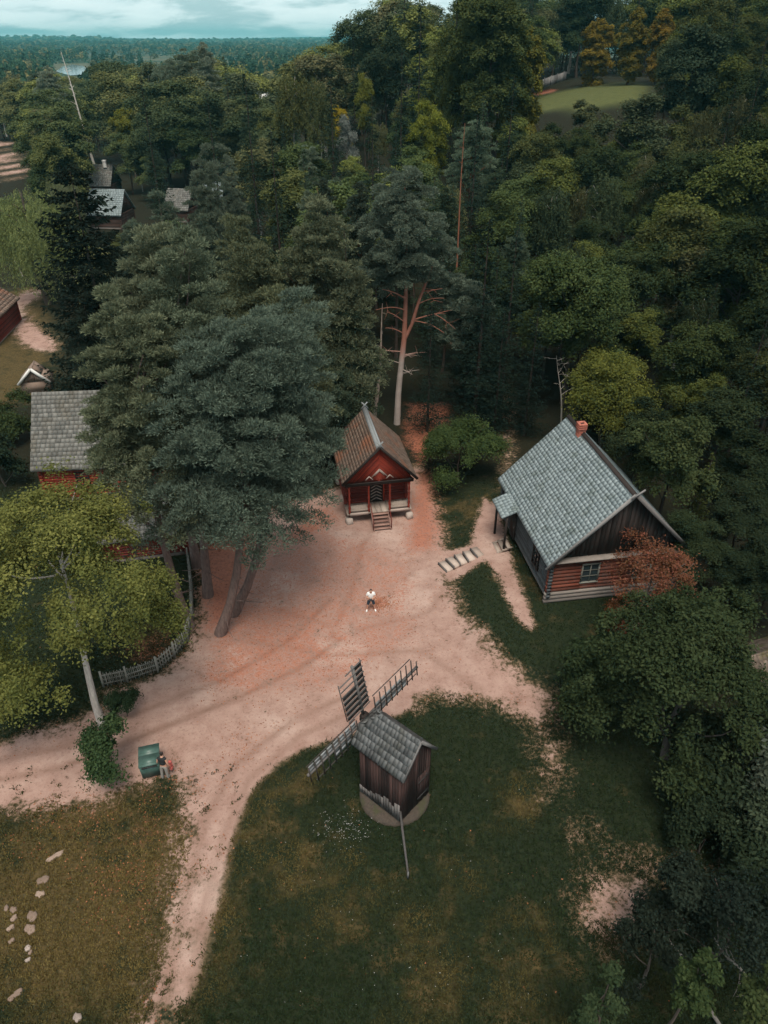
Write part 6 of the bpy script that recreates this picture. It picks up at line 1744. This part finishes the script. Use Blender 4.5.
# ------------------------------------------------------------------ grass, weeds and fallen leaves on the near ground
from mathutils import kdtree
def sample_mask(vals, X, Y):
    ix = np.clip(np.searchsorted(xs, X) - 1, 0, NXg - 2); iy = np.clip(np.searchsorted(ys, Y) - 1, 0, NYg - 2)
    return vals.reshape(NYg, NXg)[iy, ix]
def ground_bits():
    r = np.random.default_rng(17)
    def scatter(n):
        # even over what the eye sees near the yard
        px = r.uniform(-20, 790, n); py = r.uniform(470, 1035, n)
        u = (px - 384) / FPX; v = (512 - py) / FPX; t_ = CAM_H / (SP - v * CP)
        return u * t_, (CP + v * SP) * t_
    # grass tufts
    X, Y = scatter(150000)
    s = sample_mask(sand, X, Y); li = sample_mask(litter, X, Y); fo = sample_mask(forest, X, Y)
    nz = vnoise(X / 1.3, Y / 1.3, 2) * .6 + vnoise(X / .45, Y / .45, 4) * .4
    # weeds standing in the sand of the tracks
    weed = (s > .5) & (Y < 23) & (X < 0) & (vnoise(X / .16, Y / .16, 12) > .80) & (vnoise(X / 1.1, Y / 1.1, 13) > .38)
    keep = ((s < .42 + (nz - .5) * .5) & (r.random(len(X)) < .55 + .4 * nz) & (fo < .6)) | weed
    X, Y, nz, weed = X[keep], Y[keep], nz[keep], weed[keep]; n = len(X)
    dr = sample_mask(dry, X, Y) + (nz - .5) * .7
    k = 3
    P = np.stack([X, Y, terrain(X, Y) - .01], 1).repeat(k, 0) + np.concatenate([r.normal(size=(n * k, 2)) * .05, np.zeros((n * k, 1))], 1)
    D = unit(np.concatenate([r.normal(size=(n * k, 2)) * .7, np.ones((n * k, 1))], 1))
    V, F = blade_faces(r, P, D, .13, .022)
    T = np.clip(r.random(n * k) * .6 + .2, 0, 1).repeat(4)
    me = mesh_np('grass', V, F, T, attrs=dict(dry=np.clip(dr, 0, 1).repeat(k * 4)))
    m, nt, out = new_mat('grass_blade'); t = NT(nt)
    c = t.mix(t.sstep(t.attr('dry'), .1, .95), (.020, .031, .014), (.125, .095, .036)); c = t.mix(1.0, c, t.mix(t.attr('tone'), (.6, .6, .6), (1.4, 1.4, 1.4)), 'MULTIPLY')
    d = t.n('ShaderNodeBsdfDiffuse'); t.l(c, d.inputs['Color']); t.l(d.outputs[0], out.inputs['Surface'])
    o = link_mesh('grass', me, m); o['kind'] = 'stuff'; o['label'] = 'short grass and weeds over the yard edges and lawn'
    # fallen leaves
    X, Y = scatter(120000)
    li = sample_mask(litter, X, Y); s = sample_mask(sand, X, Y)
    nz = vnoise(X / .8, Y / .8, 6) * .6 + vnoise(X / 2.4, Y / 2.4, 7) * .4
    pr = np.clip(li * 1.1 + (nz - .55) * .9, 0, 1) * np.where((li > .06) | (s > .3), .55, .03) + .001
    keep = r.random(len(X)) < pr
    X, Y = X[keep], Y[keep]
    x0, y0 = at_z(380, 603, 0); X = np.concatenate([X, x0 + r.normal(size=380) * .5]); Y = np.concatenate([Y, y0 + r.normal(size=380) * .45]); n = len(X)
    P = np.stack([X, Y, terrain(X, Y) + .02], 1); N = unit(np.concatenate([r.normal(size=(n, 2)) * .3, np.ones((n, 1))], 1))
    V, F = leaf_faces(r, P, N, .038, .75)
    me = mesh_np('fallen_leaves', V, F, r.random(n).repeat(4))
    m, nt, out = new_mat('fallen_leaf'); t = NT(nt)
    c = t.mix(t.attr('tone'), (.15, .05, .03), (.38, .165, .085))
    d = t.n('ShaderNodeBsdfDiffuse'); t.l(c, d.inputs['Color']); t.l(d.outputs[0], out.inputs['Surface'])
    o = link_mesh('fallen_leaves', me, m); o['kind'] = 'stuff'; o['label'] = 'fallen orange leaves scattered over sand and grass'
    # small white flowers in the lawn by the mill
    n = 260; qx = np.concatenate([r.normal(345, 16, 170), r.uniform(240, 560, 90)]); qy = np.concatenate([r.normal(830, 10, 170), r.uniform(780, 1010, 90)])
    XY = np.array([at_z(a, b, 0) for a, b in zip(qx, qy)])
    P = np.stack([XY[:, 0], XY[:, 1], terrain(XY[:, 0], XY[:, 1]) + .13], 1)
    V, F = leaf_faces(r, P, unit(np.array((0, 0, 1.0)) + r.normal(size=(n, 3)) * .15), .011, 1.0)
    o = link_mesh('small_flowers', mesh_np('small_flowers', V, F, r.random(n).repeat(4)), M['cloth_white']); o['kind'] = 'stuff'; o['label'] = 'tiny white flowers dotting the lawn'
ground_bits()
